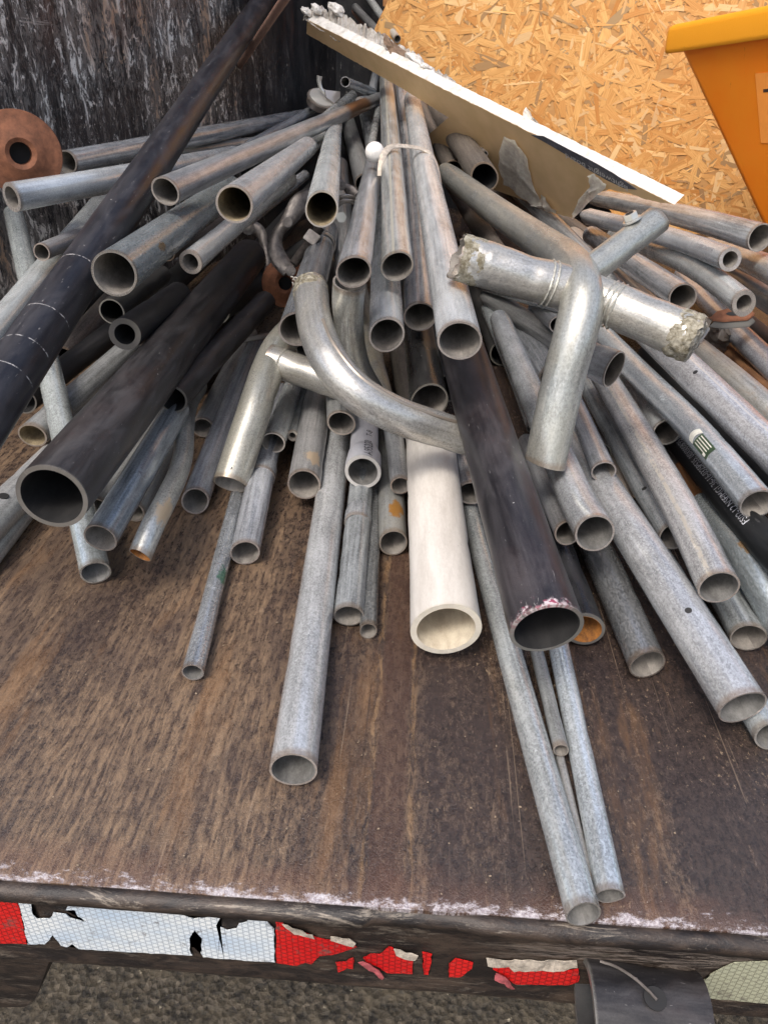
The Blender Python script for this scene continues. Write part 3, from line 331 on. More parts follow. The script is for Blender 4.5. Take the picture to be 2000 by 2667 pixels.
def black(name, base=(.022, .022, .025), dust=(.13, .115, .105), amount=.5, rough=.42, metal=.15, scratch=.5, rings=None, pink=False, brown=0., dull=0.):
    t = NT(name); uv = t.uv(); w = t.rnd(); sxy = t.sep(uv); ang, ln = sxy[0], sxy[1]
    a = t.noise(t.mapping(uv, (40, 12, 1)), 1, 6, .68, w, .8)
    b = t.noise(t.mapping(uv, (160, 8, 1)), 1, 5, .7, w)
    g = t.noise(t.mapping(uv, (900, 700, 1)), 1, 3, .8, w)
    f = t.ramp(t.math('ADD', t.math('ADD', t.math('MULTIPLY', a, .6), t.math('MULTIPLY', b, .3)), t.math('MULTIPLY', g, .14)), .40, .72)
    col = t.mix(t.math('MULTIPLY', f, amount), base, dust)
    if brown: col = t.mix(t.math('MULTIPLY', t.ramp(t.noise(t.mapping(uv, (22, 9, 1)), 1, 5, .6, w, 1.), .46, .66), brown), col, (.11, .052, .038))
    sr = t.ramp(t.noise(t.mapping(uv, (140, 30, 1), (0, 0, .35)), 1, 3, .6, w, 3.), .66, .70)
    sp = t.ramp(t.noise(t.mapping(uv, (150, 150, 1)), 1, 2, .6, w), .74, .77)
    m = t.math('MAXIMUM', t.math('MULTIPLY', sr, scratch*.5), t.math('MULTIPLY', sp, scratch))
    col = t.mix(m, col, (.42, .40, .38))
    if rings:
        nz = t.noise(t.mapping(uv, (60, 60, 1)), 1, 4, .7, w)
        for i, r in enumerate(rings):
            d = t.math('ABSOLUTE', t.math('SUBTRACT', t.math('ADD', ln, t.math('MULTIPLY', nz, .004)), r+.002))
            mm = t.math('MULTIPLY', t.ramp(d, .0012 if i == 0 else .0009, .0003), t.ramp(t.noise(t.mapping(uv, (90, 10, 1)), 1, 4, .7, i*3.), .44, .56))
            mm = t.math('MULTIPLY', mm, t.ramp(ang, -.026, -.02))
            col = t.mix(t.math('MULTIPLY', mm, .7), col, (.60, .58, .55))
    if pink:
        d = t.math('ADD', ln, t.math('MULTIPLY', t.noise(t.mapping(uv, (100, 100, 1)), 1, 5, .8, w), .055))
        mm = t.math('MULTIPLY', t.ramp(d, .034, .026), t.ramp(t.math('ABSOLUTE', ang), .040, .01))
        col = t.mix(mm, col, t.mix(t.ramp(t.noise(t.mapping(uv, (240, 240, 1)), 1, 2, .5), .45, .52), (.26, .05, .09), (.52, .42, .43)))
    if not rings: col = t.mix(t.math('MULTIPLY', t.ramp(t.math('ADD', ln, t.math('MULTIPLY', g, .004)), .0045, .002), .35), col, (.28, .26, .22))
    col = t.mix(1, col, t.ocol(), 'MULTIPLY')
    t.bump(t.math('ADD', a, t.math('MULTIPLY', g, .3)), .4, .0008)
    return t.fin(col, t.math('ADD', t.math('MULTIPLY', f, .22), rough+.06), metal, .36)

def inner(name, col=(.20, .185, .165), dark=(.07, .065, .058), rough=.7, metal=.2):
    t = NT(name); uv = t.uv(); w = t.rnd()
    a = t.noise(t.mapping(uv, (60, 40, 1)), 1, 5, .7, w); g = t.noise(t.mapping(uv, (700, 500, 1)), 1, 3, .8, w)
    f = t.ramp(t.math('ADD', a, t.math('MULTIPLY', g, .4)), .45, .95)
    return t.fin(t.mix(f, dark, col), rough, metal)

M = {}
CT = (.955, .99, 1.02)
M['galv'] = galv('galvanised steel', .16, .62, .48, .22, .12, .8, tint=CT)
M['galvlight'] = galv('pale galvanised', .28, .74, .38, .27, .12, .65, tint=(.98, 1, 1), dirt=.35)
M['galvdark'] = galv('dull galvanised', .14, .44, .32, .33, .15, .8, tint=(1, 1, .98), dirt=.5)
M['galvbright'] = galv('speckled galvanised', .22, .66, .48, .22, .20, .4, tint=CT, dirt=.25)
M['galvrust'] = galv('rust spotted galvanised', .16, .46, .45, .38, .15, .7, rust=.35, warm=.25)
M['galvrough'] = galv('rough galvanised', .15, .40, .45, .42, .3, .4, rust=.25, warm=.6)
M['spangle'] = galv('shiny conduit', .30, .80, .55, .21, .25, .6, tint=(.95, 1, 1.01), dirt=.25)
M['spanglebright'] = galv('bright conduit', .36, .82, .64, .22, .22, .5, tint=(.93, .99, 1.01), dirt=.2)
M['spanglegrey'] = galv('blue grey conduit', .20, .56, .62, .27, .25, .6, tint=(.92, 1, 1.01), dirt=.4, patch=(.105, (.36, .24, .13), .006))
M['spangledark'] = galv('dark conduit', .10, .38, .62, .28, .35, .5, tint=(.97, .99, 1), dirt=.35)
M['warm'] = galv('warm zinc tube', .22, .58, .60, .31, .22, .5, tint=(1, .985, .91), warm=.28, dirt=.4)
M['black'] = black('black pole', (.013, .013, .017), (.085, .083, .09), .6, .24, .0, .75, rings=[0.304, 0.199, 0.142, 0.099])
M['blackbrown'] = black('scorched black pipe', (.014, .013, .014), (.080, .075, .075), .8, .27, .0, .55, brown=.06)
M['blackdeep'] = black('dark shaded pipe', (.016, .016, .016), (.065, .062, .06), .6, .45, .0, .2)  # near-black pipes; on the fillers it paints in the heap's shade
M['blackgloss'] = black('glossy black pipe', (.010, .010, .011), (.07, .069, .067), .45, .17, .0, .3)
M['blackbp'] = black('huge black pipe', (.011, .010, .012), (.072, .064, .068), .8, .25, .0, .65, pink=True, brown=.05)
M['blackprint'] = black('black plastic', (.010, .011, .012), (.04, .039, .038), .5, .28, 0, .2)
M['rusty'] = black('rusty steel', (.10, .045, .02), (.34, .16, .06), .8, .75, 0, .1)
M['brown'] = galv('shade browned steel', .06, .20, .3, .55, .2, .7, tint=(1, .84, .72), dirt=.5)  # dark brown puts the board's shadow and the dark gaps into the colour
M['rustpink'] = black('dusty rusty rod', (.20, .11, .08), (.42, .27, .2), .8, .6, 0, .1)
M['in_grey'] = inner('dusty inside', (.34, .31, .27), (.14, .125, .11))
M['in_tan'] = inner('tan inside', (.42, .34, .21), (.13, .10, .06))
M['in_black'] = inner('black inside', (.03, .028, .027), (.012, .012, .012))
M['in_rust'] = inner('rust filled inside', (.50, .20, .04), (.08, .035, .015))
M['in_cream'] = inner('cream inside', (.62, .55, .42), (.40, .33, .24), .6, 0)
M['in_zinc'] = inner('zinc inside', (.33, .32, .30), (.13, .125, .115), .5, .4)

def pvc(name, base, dark, marks):
    t = NT(name); uv = t.uv(); w = t.rnd(); ln = t.sep(uv)[1]
    a = t.noise(t.mapping(uv, (60, 10, 1)), 1, 6, .7, w)
    g = t.noise(t.mapping(uv, (500, 200, 1)), 1, 4, .8, w)
    col = t.mix(t.ramp(t.math('ADD', a, t.math('MULTIPLY', g, .4)), .5, .9), base, dark)
    s = t.ramp(t.noise(t.mapping(uv, (90, 38, 1), (0, 0, .3)), 1, 7, .8, w, 1.8), .635, .665)
    col = t.mix(t.math('MULTIPLY', s, marks), col, (.20, .17, .15))
    d = t.ramp(t.math('ADD', ln, t.math('MULTIPLY', g, .008)), .008, .002)
    col = t.mix(t.math('MULTIPLY', d, .4), col, (.42, .36, .22))
    t.bump(t.math('ADD', a, t.math('MULTIPLY', g, .5)), .3, .0007)
    return t.fin(col, .5, 0, .4)
M['pvcwhite'] = pvc('cream plastic', (.62, .58, .525), (.47, .43, .38), .85)
M['pvcgrey'] = pvc('grey plastic', (.46, .46, .48), (.34, .34, .36), .3)
INNER = dict(black='in_black', blackbrown='in_black', blackdeep='in_black', blackgloss='in_grey', blackbp='in_black', blackprint='in_black', rusty='in_rust', brown='in_black',
             pvcwhite='in_cream', pvcgrey='in_zinc', galvbright='in_zinc', spangle='in_zinc', galvlight='in_grey')

def plain(name, col, rough=.6, metal=0, var=.25, scale=60, bump=.2):
    t = NT(name); o = t.obj()
    a = t.noise(o, scale, 6, .7)
    c = t.mix(t.ramp(a, .3, .7), tuple(x*(1-var) for x in col), tuple(min(1, x*(1+var)) for x in col))
    t.bump(a, bump, .002)
    return t.fin(c, rough, metal)

# ------------------------------------------------------------------ mesh helpers
def link(name, me, mats, parent=None, loc=None, smooth=True, angle=35):
    o = bpy.data.objects.new(name, me); C.objects.link(o)
    for m in mats: me.materials.append(m)
    if smooth:
        me.polygons.foreach_set('use_smooth', [True]*len(me.polygons))
        me.set_sharp_from_angle(angle=R(angle))
    if loc is not None: o.location = loc
    if parent is not None: o.parent = parent
    return o
def tag(o, label, cat, group=None, kind=None):
    if label: o['label'] = label
    if cat: o['category'] = cat
    if group: o['group'] = group
    if kind: o['kind'] = kind
    return o
def empty(name, loc, label, cat, group=None):
    o = bpy.data.objects.new(name, None); C.objects.link(o); o.location = loc; o.empty_display_size = .02
    return tag(o, label, cat, group)
def from_bm(bm):
    me = bpy.data.meshes.new('m'); bmesh.ops.recalc_face_normals(bm, faces=bm.faces); bm.to_mesh(me); bm.free(); return me

def smooth_path(pts, n=26):
    P = [Vector(p) for p in pts]
    if len(P) == 2:
        return [P[0].lerp(P[1], i/(n-1)) for i in range(n)]
    Q = [P[0]*2-P[1]]+P+[P[-1]*2-P[-2]]
    out = []
    k = max(6, n//(len(P)-1))
    for i in range(1, len(Q)-2):
        a, b, c, d = Q[i-1], Q[i], Q[i+1], Q[i+2]
        for j in range(k):
            t = j/k
            out.append(.5*((2*b)+(c-a)*t+(2*a-5*b+4*c-d)*t*t+(3*b-a-3*c+d)*t*t*t))
    out.append(P[-1]); return out

class Path:
    def __init__(s, pts, n=26):
        s.p = smooth_path(pts, n); s.s = [0]
        for a, b in zip(s.p, s.p[1:]): s.s.append(s.s[-1]+(b-a).length)
        s.L = s.s[-1]; s.fr = []
        e1 = None
        for i, c in enumerate(s.p):
            t = (s.p[min(i+1, len(s.p)-1)]-s.p[max(i-1, 0)]).normalized()
            if e1 is None: e1 = CAMP-c
            e1 = (e1-t*e1.dot(t)).normalized()
            s.fr.append((c, t, e1.copy(), e1.cross(t).normalized()))
    def at(s, d):
        d = max(0, min(s.L, d)); i = 0
        while i < len(s.s)-2 and s.s[i+1] < d: i += 1
        f = (d-s.s[i])/(s.s[i+1]-s.s[i])
        A, B = s.fr[i], s.fr[i+1]
        return tuple(A[k].lerp(B[k], f) for k in range(4))
    def surf(s, d, arc, r):
        c, t, e1, e2 = s.at(d); a = arc/r
        return c+(e1*math.cos(a)+e2*math.sin(a))*r

def vnoise(seed):
    rr = random.Random(seed); ph = [(rr.uniform(0, 6.3), rr.uniform(.5, 1)) for _ in range(8)]
    return lambda a, s: sum(math.sin((i % 3+1)*a+ph[i][0]+s*(9+i*7))*ph[i][1] for i in range(8))/8

def tube(path, r, wall, seg=44, closed='', squash=1, bell=0, torn='', seed=0, extra=None, flange_out=True):
    """open pipe: outer skin, rim and bore as one mesh; material 0 outside, 1 inside"""
    nz = vnoise(seed); rr = random.Random(seed+5)
    bm = bmesh.new(); uvl = bm.loops.layers.uv.new('UVMap')
    ti = wall*2*r; L = path.L
    def rad(s):
        k = 1.0
        if bell and s < bell+.012:
            k = 1.22 if s < bell else 1.22-.22*(s-bell)/.012
        if extra: k *= extra(s)
        return r*k
    ss = sorted(set([round(x, 5) for x in path.s]+([.0008, .006, bell, bell+.006, bell+.012] if bell else [.0008, .006])+([.004*i for i in range(12)] if torn == 'near' else [])))
    ss = [x for x in ss if x <= L]
    jag = {}
    def ring(s, rho, tag_, end=0):
        c, t, e1, e2 = path.at(s); vs_ = []
        for i in range(seg):
            a = 2*math.pi*i/seg-math.pi
            q = rho*(1+.012*nz(a, s*3)+oval*math.cos(2*(a-ovp))*max(.25, 1-s/.12))
            for ds_, da_, dd_, dw_ in dents:
                if abs(s-ds_) < .04: q -= r*dd_*math.exp(-((s-ds_)/dw_)**2-((a-da_)/.45)**2)
            y = q*math.sin(a); x = q*math.cos(a)*squash
            off = 0
            if torn == 'near' and s < .04:
                if i not in jag: jag[i] = rr.uniform(-1, 1)
                j = (jag[i]*.5+jag.get((i-1) % seg, 0)*.5)
                off = j*.003*max(0, 1-s/.02)
                bulge = 1+(.02+.02*math.sin(a*5+s*200)+.015*rr.uniform(-1, 1))*max(0, 1-abs(s-.02)/.024) if rho > r*.9 else 1
                x *= bulge; y *= bulge
            off += .0012*nz(a, 1.3)*max(0, 1-s/.01)+cutk*math.cos(a-cutp)*max(0, 1-s/.02)
            vs_.append((bm.verts.new(c+e1*x+e2*y+t*off), a*r, s))
        return vs_
    dents = [(rr.uniform(.03, max(.04, L)), rr.uniform(-2.2, 2.2), rr.uniform(.03, .085), rr.uniform(.004, .014)) for _ in range(7)]
    cutp = rr.uniform(0, 6.3); cutk = rr.uniform(.0, .16)*r; oval = rr.uniform(.0, .085); ovp = rr.uniform(0, 3.1)
    rings = []
    near_closed = closed == 'near'; far_closed = closed == 'far'
    def capring(k, s, frac, lift): return
    outer = []
    ch = min(.0006, ti*.25)
    if near_closed:
        for fr in (.02, .5, .8, .95): outer.append((ring(0, rad(0)*fr, 0), 0))
        outer.append((ring(.0015, rad(0), 0), 0))
    else:
        # bore (deep end first)
        depth = L*.98
        for s in [x for x in reversed(ss) if x <= depth]: outer.append((ring(s, rad(s)-ti, 1), 1))
        outer.append((ring(0, rad(0)-ti+ch*.5, 1), 1)); outer.append((ring(-.0002, rad(0)-ti+ch, 0), 0)); outer.append((ring(-.0002, rad(0)-ch, 0), 0))
    for s in ss: outer.append((ring(s, rad(s), 0), 0))
    if far_closed:
        for fr, ds in ((.93, .3), (.75, .6), (.45, .8), (.02, .9)): outer.append((ring(L, rad(L)*fr, 0), 0))
        for k, fr in enumerate((.93, .75, .45, .02)):
            for v, a_, s_ in outer[-4+k][0]: v.co += path.fr[-1][1]*(r*(.3, .55, .72, .78)[k])
    else:
        outer.append((ring(L, rad(L)-ti, 0), 0)); outer.append((ring(L-.01, rad(L)-ti, 1), 1))
    for (A, ma), (B, mb) in zip(outer, outer[1:]):
        for i in range(seg):
            j = (i+1) % seg
            f = bm.faces.new((A[i][0], A[j][0], B[j][0], B[i][0])); f.material_index = 1 if (ma and mb) else 0
            for l, (src, ii) in zip(f.loops, ((A, i), (A, j), (B, j), (B, i))):
                u = src[ii][1]
                if j == 0 and ii == 0: u += 2*math.pi*r
                l[uvl].uv = (u, src[ii][2])
    bmesh.ops.remove_doubles(bm, verts=bm.verts, dist=1e-6)
    return bm
def wrap_mesh(path, r, fn, nu=10, nv=14, th=.0004, uvscale=True):
    """curved patch lying on the pipe: fn(u,v)->(s, arc)"""
    bm = bmesh.new(); uvl = bm.loops.layers.uv.new('UVMap')
    g = [[bm.verts.new(path.surf(*fn(i/nu, j/nv), r+th)) for j in range(nv+1)] for i in range(nu+1)]
    for i in range(nu):
        for j in range(nv):
            f = bm.faces.new((g[i][j], g[i+1][j], g[i+1][j+1], g[i][j+1]))
            for l, (a, b) in zip(f.loops, ((i, j), (i+1, j), (i+1, j+1), (i, j+1))): l[uvl].uv = (a/nu, b/nv)
    return from_bm(bm)
def text_mesh(s, size):
    cu = bpy.data.curves.new('t', 'FONT'); cu.body = s; cu.size = size; cu.resolution_u = 2
    o = bpy.data.objects.new('t', cu); C.objects.link(o)
    dg = bpy.context.evaluated_depsgraph_get(); dg.update()
    me = bpy.data.meshes.new_from_object(o.evaluated_get(dg))
    bpy.data.objects.remove(o); return me
def wrap_text(path, r, s, s0, arc0, size, mat, parent, name='printed_text', stretch=1, skip=0, th=.0004):
    me = text_mesh(s, size)
    for v in me.vertices:
        v.co = path.surf(s0+v.co.x*stretch, arc0+v.co.y, r+th)-parent.location
    return link(name, me, [mat], parent, smooth=False)

def sweep(pts, rx, ry=None, seg=12, n=24, closed=True, capr=.6):
    """solid bar of elliptical section along a path"""
    ry = ry or rx; pa = Path(pts, n); bm = bmesh.new(); rings = []
    rxf = rx if callable(rx) else (lambda t: rx); ryf = ry if callable(ry) else (lambda t: ry)
    N = len(pa.fr)
    for i, (c, t, e1, e2) in enumerate(pa.fr):
        f = i/(N-1)
        rings.append([bm.verts.new(c+e1*math.cos(2*math.pi*k/seg)*rxf(f)+e2*math.sin(2*math.pi*k/seg)*ryf(f)) for k in range(seg)])
    for A, B in zip(rings, rings[1:]):
        for i in range(seg): bm.faces.new((A[i], A[(i+1) % seg], B[(i+1) % seg], B[i]))
    bm.faces.new(rings[0]); bm.faces.new(rings[-1][::-1])
    return from_bm(bm)
def ngon_cyl(c, axis, r, h, seg=20, bev=0., r2=None):
    axis = Vector(axis).normalized(); q = axis.to_track_quat('Z', 'X')
    bm = bmesh.new()
    bmesh.ops.create_cone(bm, cap_ends=True, segments=seg, radius1=r, radius2=r if r2 is None else r2, depth=h)
    if bev:
        bmesh.ops.bevel(bm, geom=[e for e in bm.edges], offset=bev, segments=2, affect='EDGES')
    bmesh.ops.transform(bm, matrix=Matrix.Translation(c) @ q.to_matrix().to_4x4(), verts=bm.verts)
    return from_bm(bm)
def prism(poly, off, bev=0):
    """closed solid from a planar outline pushed along off"""
    bm = bmesh.new(); off = Vector(off)
    a = [bm.verts.new(Vector(p)) for p in poly]; b = [bm.verts.new(Vector(p)+off) for p in poly]
    n = len(a)
    bm.faces.new(a); bm.faces.new(b[::-1])
    for i in range(n): bm.faces.new((a[i], a[(i+1) % n], b[(i+1) % n], b[i]))
    if bev: bmesh.ops.bevel(bm, geom=list(bm.edges), offset=bev, segments=1, affect='EDGES')
    bmesh.ops.triangulate(bm, faces=[f for f in bm.faces if len(f.verts) > 4])
    return from_bm(bm)
def box(x0, x1, y0, y1, z0, z1, bev=0):
    bm = bmesh.new()
    bmesh.ops.create_cube(bm, size=1)
    for v in bm.verts: v.co = Vector(((x0+x1)/2+v.co.x*(x1-x0), (y0+y1)/2+v.co.y*(y1-y0), (z0+z1)/2+v.co.z*(z1-z0)))
    if bev: bmesh.ops.bevel(bm, geom=list(bm.edges), offset=bev, segments=2, affect='EDGES')
    return from_bm(bm)
def crumple(poly_fn, nu, nv, amp, seed, th=.0006):
    """crumpled thin sheet with thickness; poly_fn(u,v)->Vector, normal estimated"""
    rr = random.Random(seed); bm = bmesh.new()
    from mathutils import noise as N
    g = []
    for i in range(nu+1):
        row = []
        for j in range(nv+1):
            p = poly_fn(i/nu, j/nv)
            d = N.noise_vector(p*55+Vector((seed, 0, 0)))*amp+N.noise_vector(p*160+Vector((seed, 3, 0)))*amp*.35
            row.append(bm.verts.new(p+d))
        g.append(row)
    for i in range(nu):
        for j in range(nv): bm.faces.new((g[i][j], g[i+1][j], g[i+1][j+1], g[i][j+1]))
    bmesh.ops.solidify(bm, geom=list(bm.faces), thickness=th)
    return from_bm(bm)

# ------------------------------------------------------------------ truck bed
def deck_mat():
    t = NT('worn rusty deck'); o = t.obj()
    fan = t.mapping(o, (1, 1, 1))
    x, y, z = t.sep(o)
    warp = t.noise(o, 5, 3, .5)
    st = t.noise(t.mapping(o, (190, 26, 1), (0, 0, R(-7))), 1, 8, .76, dist=.6)
    stl = t.noise(t.mapping(o, (44, 3.6, 1), (0, 0, R(-8))), 1, 8, .78, dist=.25)
    big = t.noise(t.mapping(o, (9, 1.6, 1), (0, 0, R(-7))), 1, 7, .66, dist=.5)
    sp = t.noise(t.mapping(o, (190, 95, 1), (0, 0, R(-10))), 1, 6, .85, dist=.15)
    fine = t.noise(o, 520, 3, .8)
    f = t.math('ADD', t.math('MULTIPLY', stl, .28), t.math('MULTIPLY', big, .76))
    # tan worn areas are stronger on the -x side
    side = t.ramp(x, .22, -.28, -.10, .085)
    f = t.math('ADD', f, side)
    f2 = t.ramp(t.math('ADD', f, t.math('MULTIPLY', t.math('SUBTRACT', sp, .5), .35)), .43, .61)
    dk = t.mix(t.ramp(t.math('ADD', t.math('MULTIPLY', sp, .7), t.math('MULTIPLY', fine, .3)), .36, .64), (.017, .0115, .010), (.064, .044, .035))
    lt = t.mix(t.ramp(st, .36, .64), (.105, .064, .038), (.25, .162, .092))
    k = t.math('MULTIPLY', f2, t.ramp(t.math('ADD', t.math('MULTIPLY', sp, .6), t.math('MULTIPLY', st, .5)), .44, .62))
    col = t.mix(t.math('ADD', t.math('MULTIPLY', k, .62), t.math('MULTIPLY', f2, .2)), dk, lt)
    # tan flecks
    fl = t.ramp(t.noise(t.mapping(o, (260, 150, 1), (0, 0, R(-15))), 1, 5, .8, dist=.3), .585, .66)
    fl = t.math('MULTIPLY', fl, t.ramp(t.noise(o, 11, 4, .6), .38, .62))
    col = t.mix(t.math('MULTIPLY', fl, .75), col, (.34, .245, .155))
    ws = t.ramp(t.noise(t.mapping(o, (330, 260, 1)), 1, 2, .6), .745, .78)
    col = t.mix(t.math('MULTIPLY', ws, .8), col, (.52, .46, .38))
    dd = t.ramp(t.noise(t.mapping(o, (120, 42, 1), (0, 0, R(-9))), 1, 7, .82, dist=.15), .55, .66)
    col = t.mix(t.math('MULTIPLY', dd, .5), col, (.030, .019, .016))
    pt_ = t.ramp(t.noise(t.mapping(o, (6, 2.6, 1), (0, 0, R(-20)), (3, 1, 0)), 1, 6, .66, dist=.4), .50, .64)
    col = t.mix(t.math('MULTIPLY', pt_, .5), col, (.040, .027, .024))
    og = t.ramp(t.noise(t.mapping(o, (16, 2.2, 1), (0, 0, R(-6)), (1, 7, 0)), 1, 6, .7, dist=.3), .54, .68)
    col = t.mix(t.math('MULTIPLY', og, .45), col, (.22, .115, .048))
    ls = t.ramp(t.noise(t.mapping(o, (260, 3.0, 1), (0, 0, R(-5))), 1, 3, .6, dist=.2), .66, .70)
    col = t.mix(t.math('MULTIPLY', ls, .35), col, (.30, .22, .15))
    ld = t.ramp(t.noise(t.mapping(o, (170, 2.2, 1), (0, 0, R(4))), 1, 3, .6, dist=.3), .665, .70)
    col = t.mix(t.math('MULTIPLY', ld, .5), col, (.022, .014, .012))
    # central brown weld seam
    cx = t.math('ADD', x, t.math('MULTIPLY', y, .012))
    dseam = t.math('ABSOLUTE', t.math('SUBTRACT', cx, -.008))
    ed = t.math('ADD', dseam, t.math('MULTIPLY', t.math('SUBTRACT', st, .5), .012))
    col = t.mix(t.math('MULTIPLY', t.ramp(ed, .0145, .010), .6), col, t.mix(sp, (.035, .018, .012), (.10, .052, .034)))
    e2 = t.math('ABSOLUTE', t.math('SUBTRACT', ed, .0165))
    col = t.mix(t.math('MULTIPLY', t.ramp(e2, .004, .001), t.math('MULTIPLY', t.ramp(st, .42, .62), .55)), col, (.27, .16, .075))
    # scuffed pale strip along the tail edge
    ee = t.math('SUBTRACT', y, .282)
    eb = t.math('ADD', ee, t.math('MULTIPLY', t.math('SUBTRACT', t.noise(t.mapping(o, (50, 90, 1)), 1, 7, .82), .44), .080))
    col = t.mix(t.math('MULTIPLY', t.ramp(eb, .010, .001), .85), col, t.mix(t.ramp(fine, .4, .6), (.40, .37, .40), (.74, .71, .72)))
    er = t.ramp(t.math('ADD', ee, t.math('MULTIPLY', t.math('SUBTRACT', t.noise(o, 14, 4, .7), .5), .10)), .035, .0)
    col = t.mix(t.math('MULTIPLY', er, .3), col, (.16, .075, .045))
    t.bump(t.math('ADD', t.math('ADD', sp, st), t.math('MULTIPLY', fine, .6)), .55, .0022)
    rg = t.math('SUBTRACT', t.math('ADD', .24, t.math('MULTIPLY', k, .26)), t.math('MULTIPLY', t.ramp(big, .4, .7), .06))
    return t.fin(col, rg, .0, .7)
def beam_mat():
    t = NT('grimy dark steel'); o = t.obj(); z = t.sep(o)[2]
    a = t.noise(t.mapping(o, (20, 40, 60)), 1, 7, .75, dist=.5)
    b = t.noise(o, 260, 4, .8)
    col = t.mix(t.ramp(a, .4, .65), (.010, .007, .006), (.050, .034, .024))
    wn_ = t.ramp(t.math('ADD', t.noise(t.mapping(o, (14, 60, 90)), 1, 7, .8, dist=.7), t.math('MULTIPLY', b, .12)), .60, .72)
    up = t.sep(t.n('ShaderNodeNewGeometry').outputs['Normal'])[2]
    col = t.mix(t.math('MULTIPLY', t.math('MULTIPLY', wn_, t.ramp(up, -.1, .8, .35, .9)), .9), col, (.27, .225, .175))  # beige wear, strongest on upward faces to paint in the lip's highlight
    # bare scuffed paint band on the +x side
    x = t.sep(o)[0]
    band = t.math('MULTIPLY', t.ramp(x, .02, .16), t.ramp(t.math('ABSOLUTE', t.math('ADD', z, .040)), .018, .006))
    sc = t.ramp(t.noise(t.mapping(o, (26, 60, 240)), 1, 6, .75, dist=1.2), .44, .60)
    col = t.mix(t.math('MULTIPLY', t.math('MULTIPLY', band, sc), .75), col, (.24, .195, .16))
    t.bump(t.math('ADD', a, t.math('MULTIPLY', b, .5)), .5, .002)
    return t.fin(col, .5, .15)
truck = empty('truck_bed', (0, .282, 0), 'rust-worn steel truck deck carrying the pipe heap, its tailgate edge striped with torn reflective tape', 'truck bed')
def tp(name, me, mats, **k):
    o = link(name, me, mats, **k); o.parent = truck; o.matrix_parent_inverse = Matrix.Translation((0, -.282, 0)); return o
# deck: one sheet with slight dents
bm = bmesh.new()
from mathutils import noise as MN
nx, ny = 150, 120
gv = []
for i in range(nx+1):
    row = []
    for j in range(ny+1):
        x = -1.9+3.8*i/nx; y = .282+(2.9)*(j/ny)**1.3
        zz = MN.noise(Vector((x*3, y*3, 0)))*.0022-.0022
        if j == 0: zz -= .001
        row.append(bm.verts.new((x, y+(.0012*MN.noise(Vector((x*40, 0, 2))) if j == 0 else 0), zz)))
    gv.append(row)
for i in range(nx):
    for j in range(ny): bm.faces.new((gv[i][j], gv[i+1][j], gv[i+1][j+1], gv[i][j+1]))
# tail edge thickness
for i in range(nx):
    a, b = gv[i][0], gv[i+1][0]
bot = [bm.verts.new(v[0].co+Vector((0, .0006, -.006))) for v in gv]
for i in range(nx): bm.faces.new((gv[i+1][0], gv[i][0], bot[i], bot[i+1]))
tp('deck_plate', from_bm(bm), [deck_mat()], angle=40)
BM = beam_mat()
# rolled lip + beam face, swept along x with dents; profile in (y,z)
prof = [(.30, -.0075), (.2865, -.0075), (.2835, -.0045), (.2795, -.0042), (.2755, -.0055), (.2730, -.0095), (.2728, -.0135), (.2752, -.0165), (.2788, -.0180), (.2800, -.0200),
        (.2803, -.030), (.2801, -.050), (.2801, -.075), (.2801, -.093), (.2785, -.0965), (.2795, -.1015), (.30, -.1030), (.34, -.1030)]
bm = bmesh.new(); n = 420; rows = []
for i in range(n+1):
    x = -1.9+3.8*i/n
    if -.6 < x < .6: pass
    row = []
    notch = 0
    if -.023 < x < .048: notch = min(1, (x+.023)/.006, (.048-x)/.006)
    for k, (y, z) in enumerate(prof):
        dy = .0006*MN.noise(Vector((x*22, k*.3, 0)))+.0003*MN.noise(Vector((x*90, k, 0)))
        dz = .0010*MN.noise(Vector((x*9, 5, 0)))
        if 2 <= k <= 8 and notch > 0: dy += .0045*notch; dz -= .0035*notch
        row.append(bm.verts.new((x, y+dy, z+dz)))
    rows.append(row)
for A, B in zip(rows, rows[1:]):
    for k in range(len(prof)-1): bm.faces.new((A[k], B[k], B[k+1], A[k+1]))
tp('tail_beam', from_bm(bm), [BM], angle=50)
# deck carcass below, keeps light from leaking through
tp('frame_rail', box(-.62, -.46, .42, 3.1, -.28, -.104, .004), [BM])
tp('frame_rail', box(.50, .66, .42, 3.1, -.28, -.104, .004), [BM])
tp('under_floor', box(-1.9, 1.9, .36, 3.15, -.0995, -.0120), [BM])
# reflective tape
def tape_mat(name, base, line, shine, emis=0, tone2=None):
    t = NT(name); o = t.obj(); x, y, z = t.sep(o)
    lines = None
    P_ = .0042
    for k, a in enumerate((90, 30, 150)):
        ca, sa = math.cos(R(a)), math.sin(R(a))
        d = t.math('ADD', t.math('MULTIPLY', x, sa/P_), t.math('MULTIPLY', t.math('ADD', z, t.math('MULTIPLY', x, 0)), ca/(P_*1.0)))
        d = t.math('ABSOLUTE', t.math('SUBTRACT', t.math('FRACT', t.math('ADD', d, 100)), .5))
        m = t.ramp(d, .085, .04)
        lines = m if lines is None else t.math('MAXIMUM', lines, m)
    dirt = t.math('MAXIMUM', t.ramp(t.noise(o, 150, 6, .75), .58, .68), t.ramp(t.math('ADD', t.noise(o, 38, 7, .75), t.math('MULTIPLY', t.noise(o, 400, 3, .7), .1)), .62, .74))
    dirt2 = t.ramp(t.noise(t.mapping(o, (14, 1, 30)), 1, 4, .6), .4, .7)
    cc = base if tone2 is None else t.mix(dirt2, base, tone2)  # second tone blended in by stretched noise
    col = t.mix(t.math('MULTIPLY', lines, .9), cc, line)
    col = t.mix(t.math('MULTIPLY', dirt, .75), col, (.10, .085, .07))
    t.bump(lines, .3, -.0005)
    return t.fin(col, .28, shine, .7)
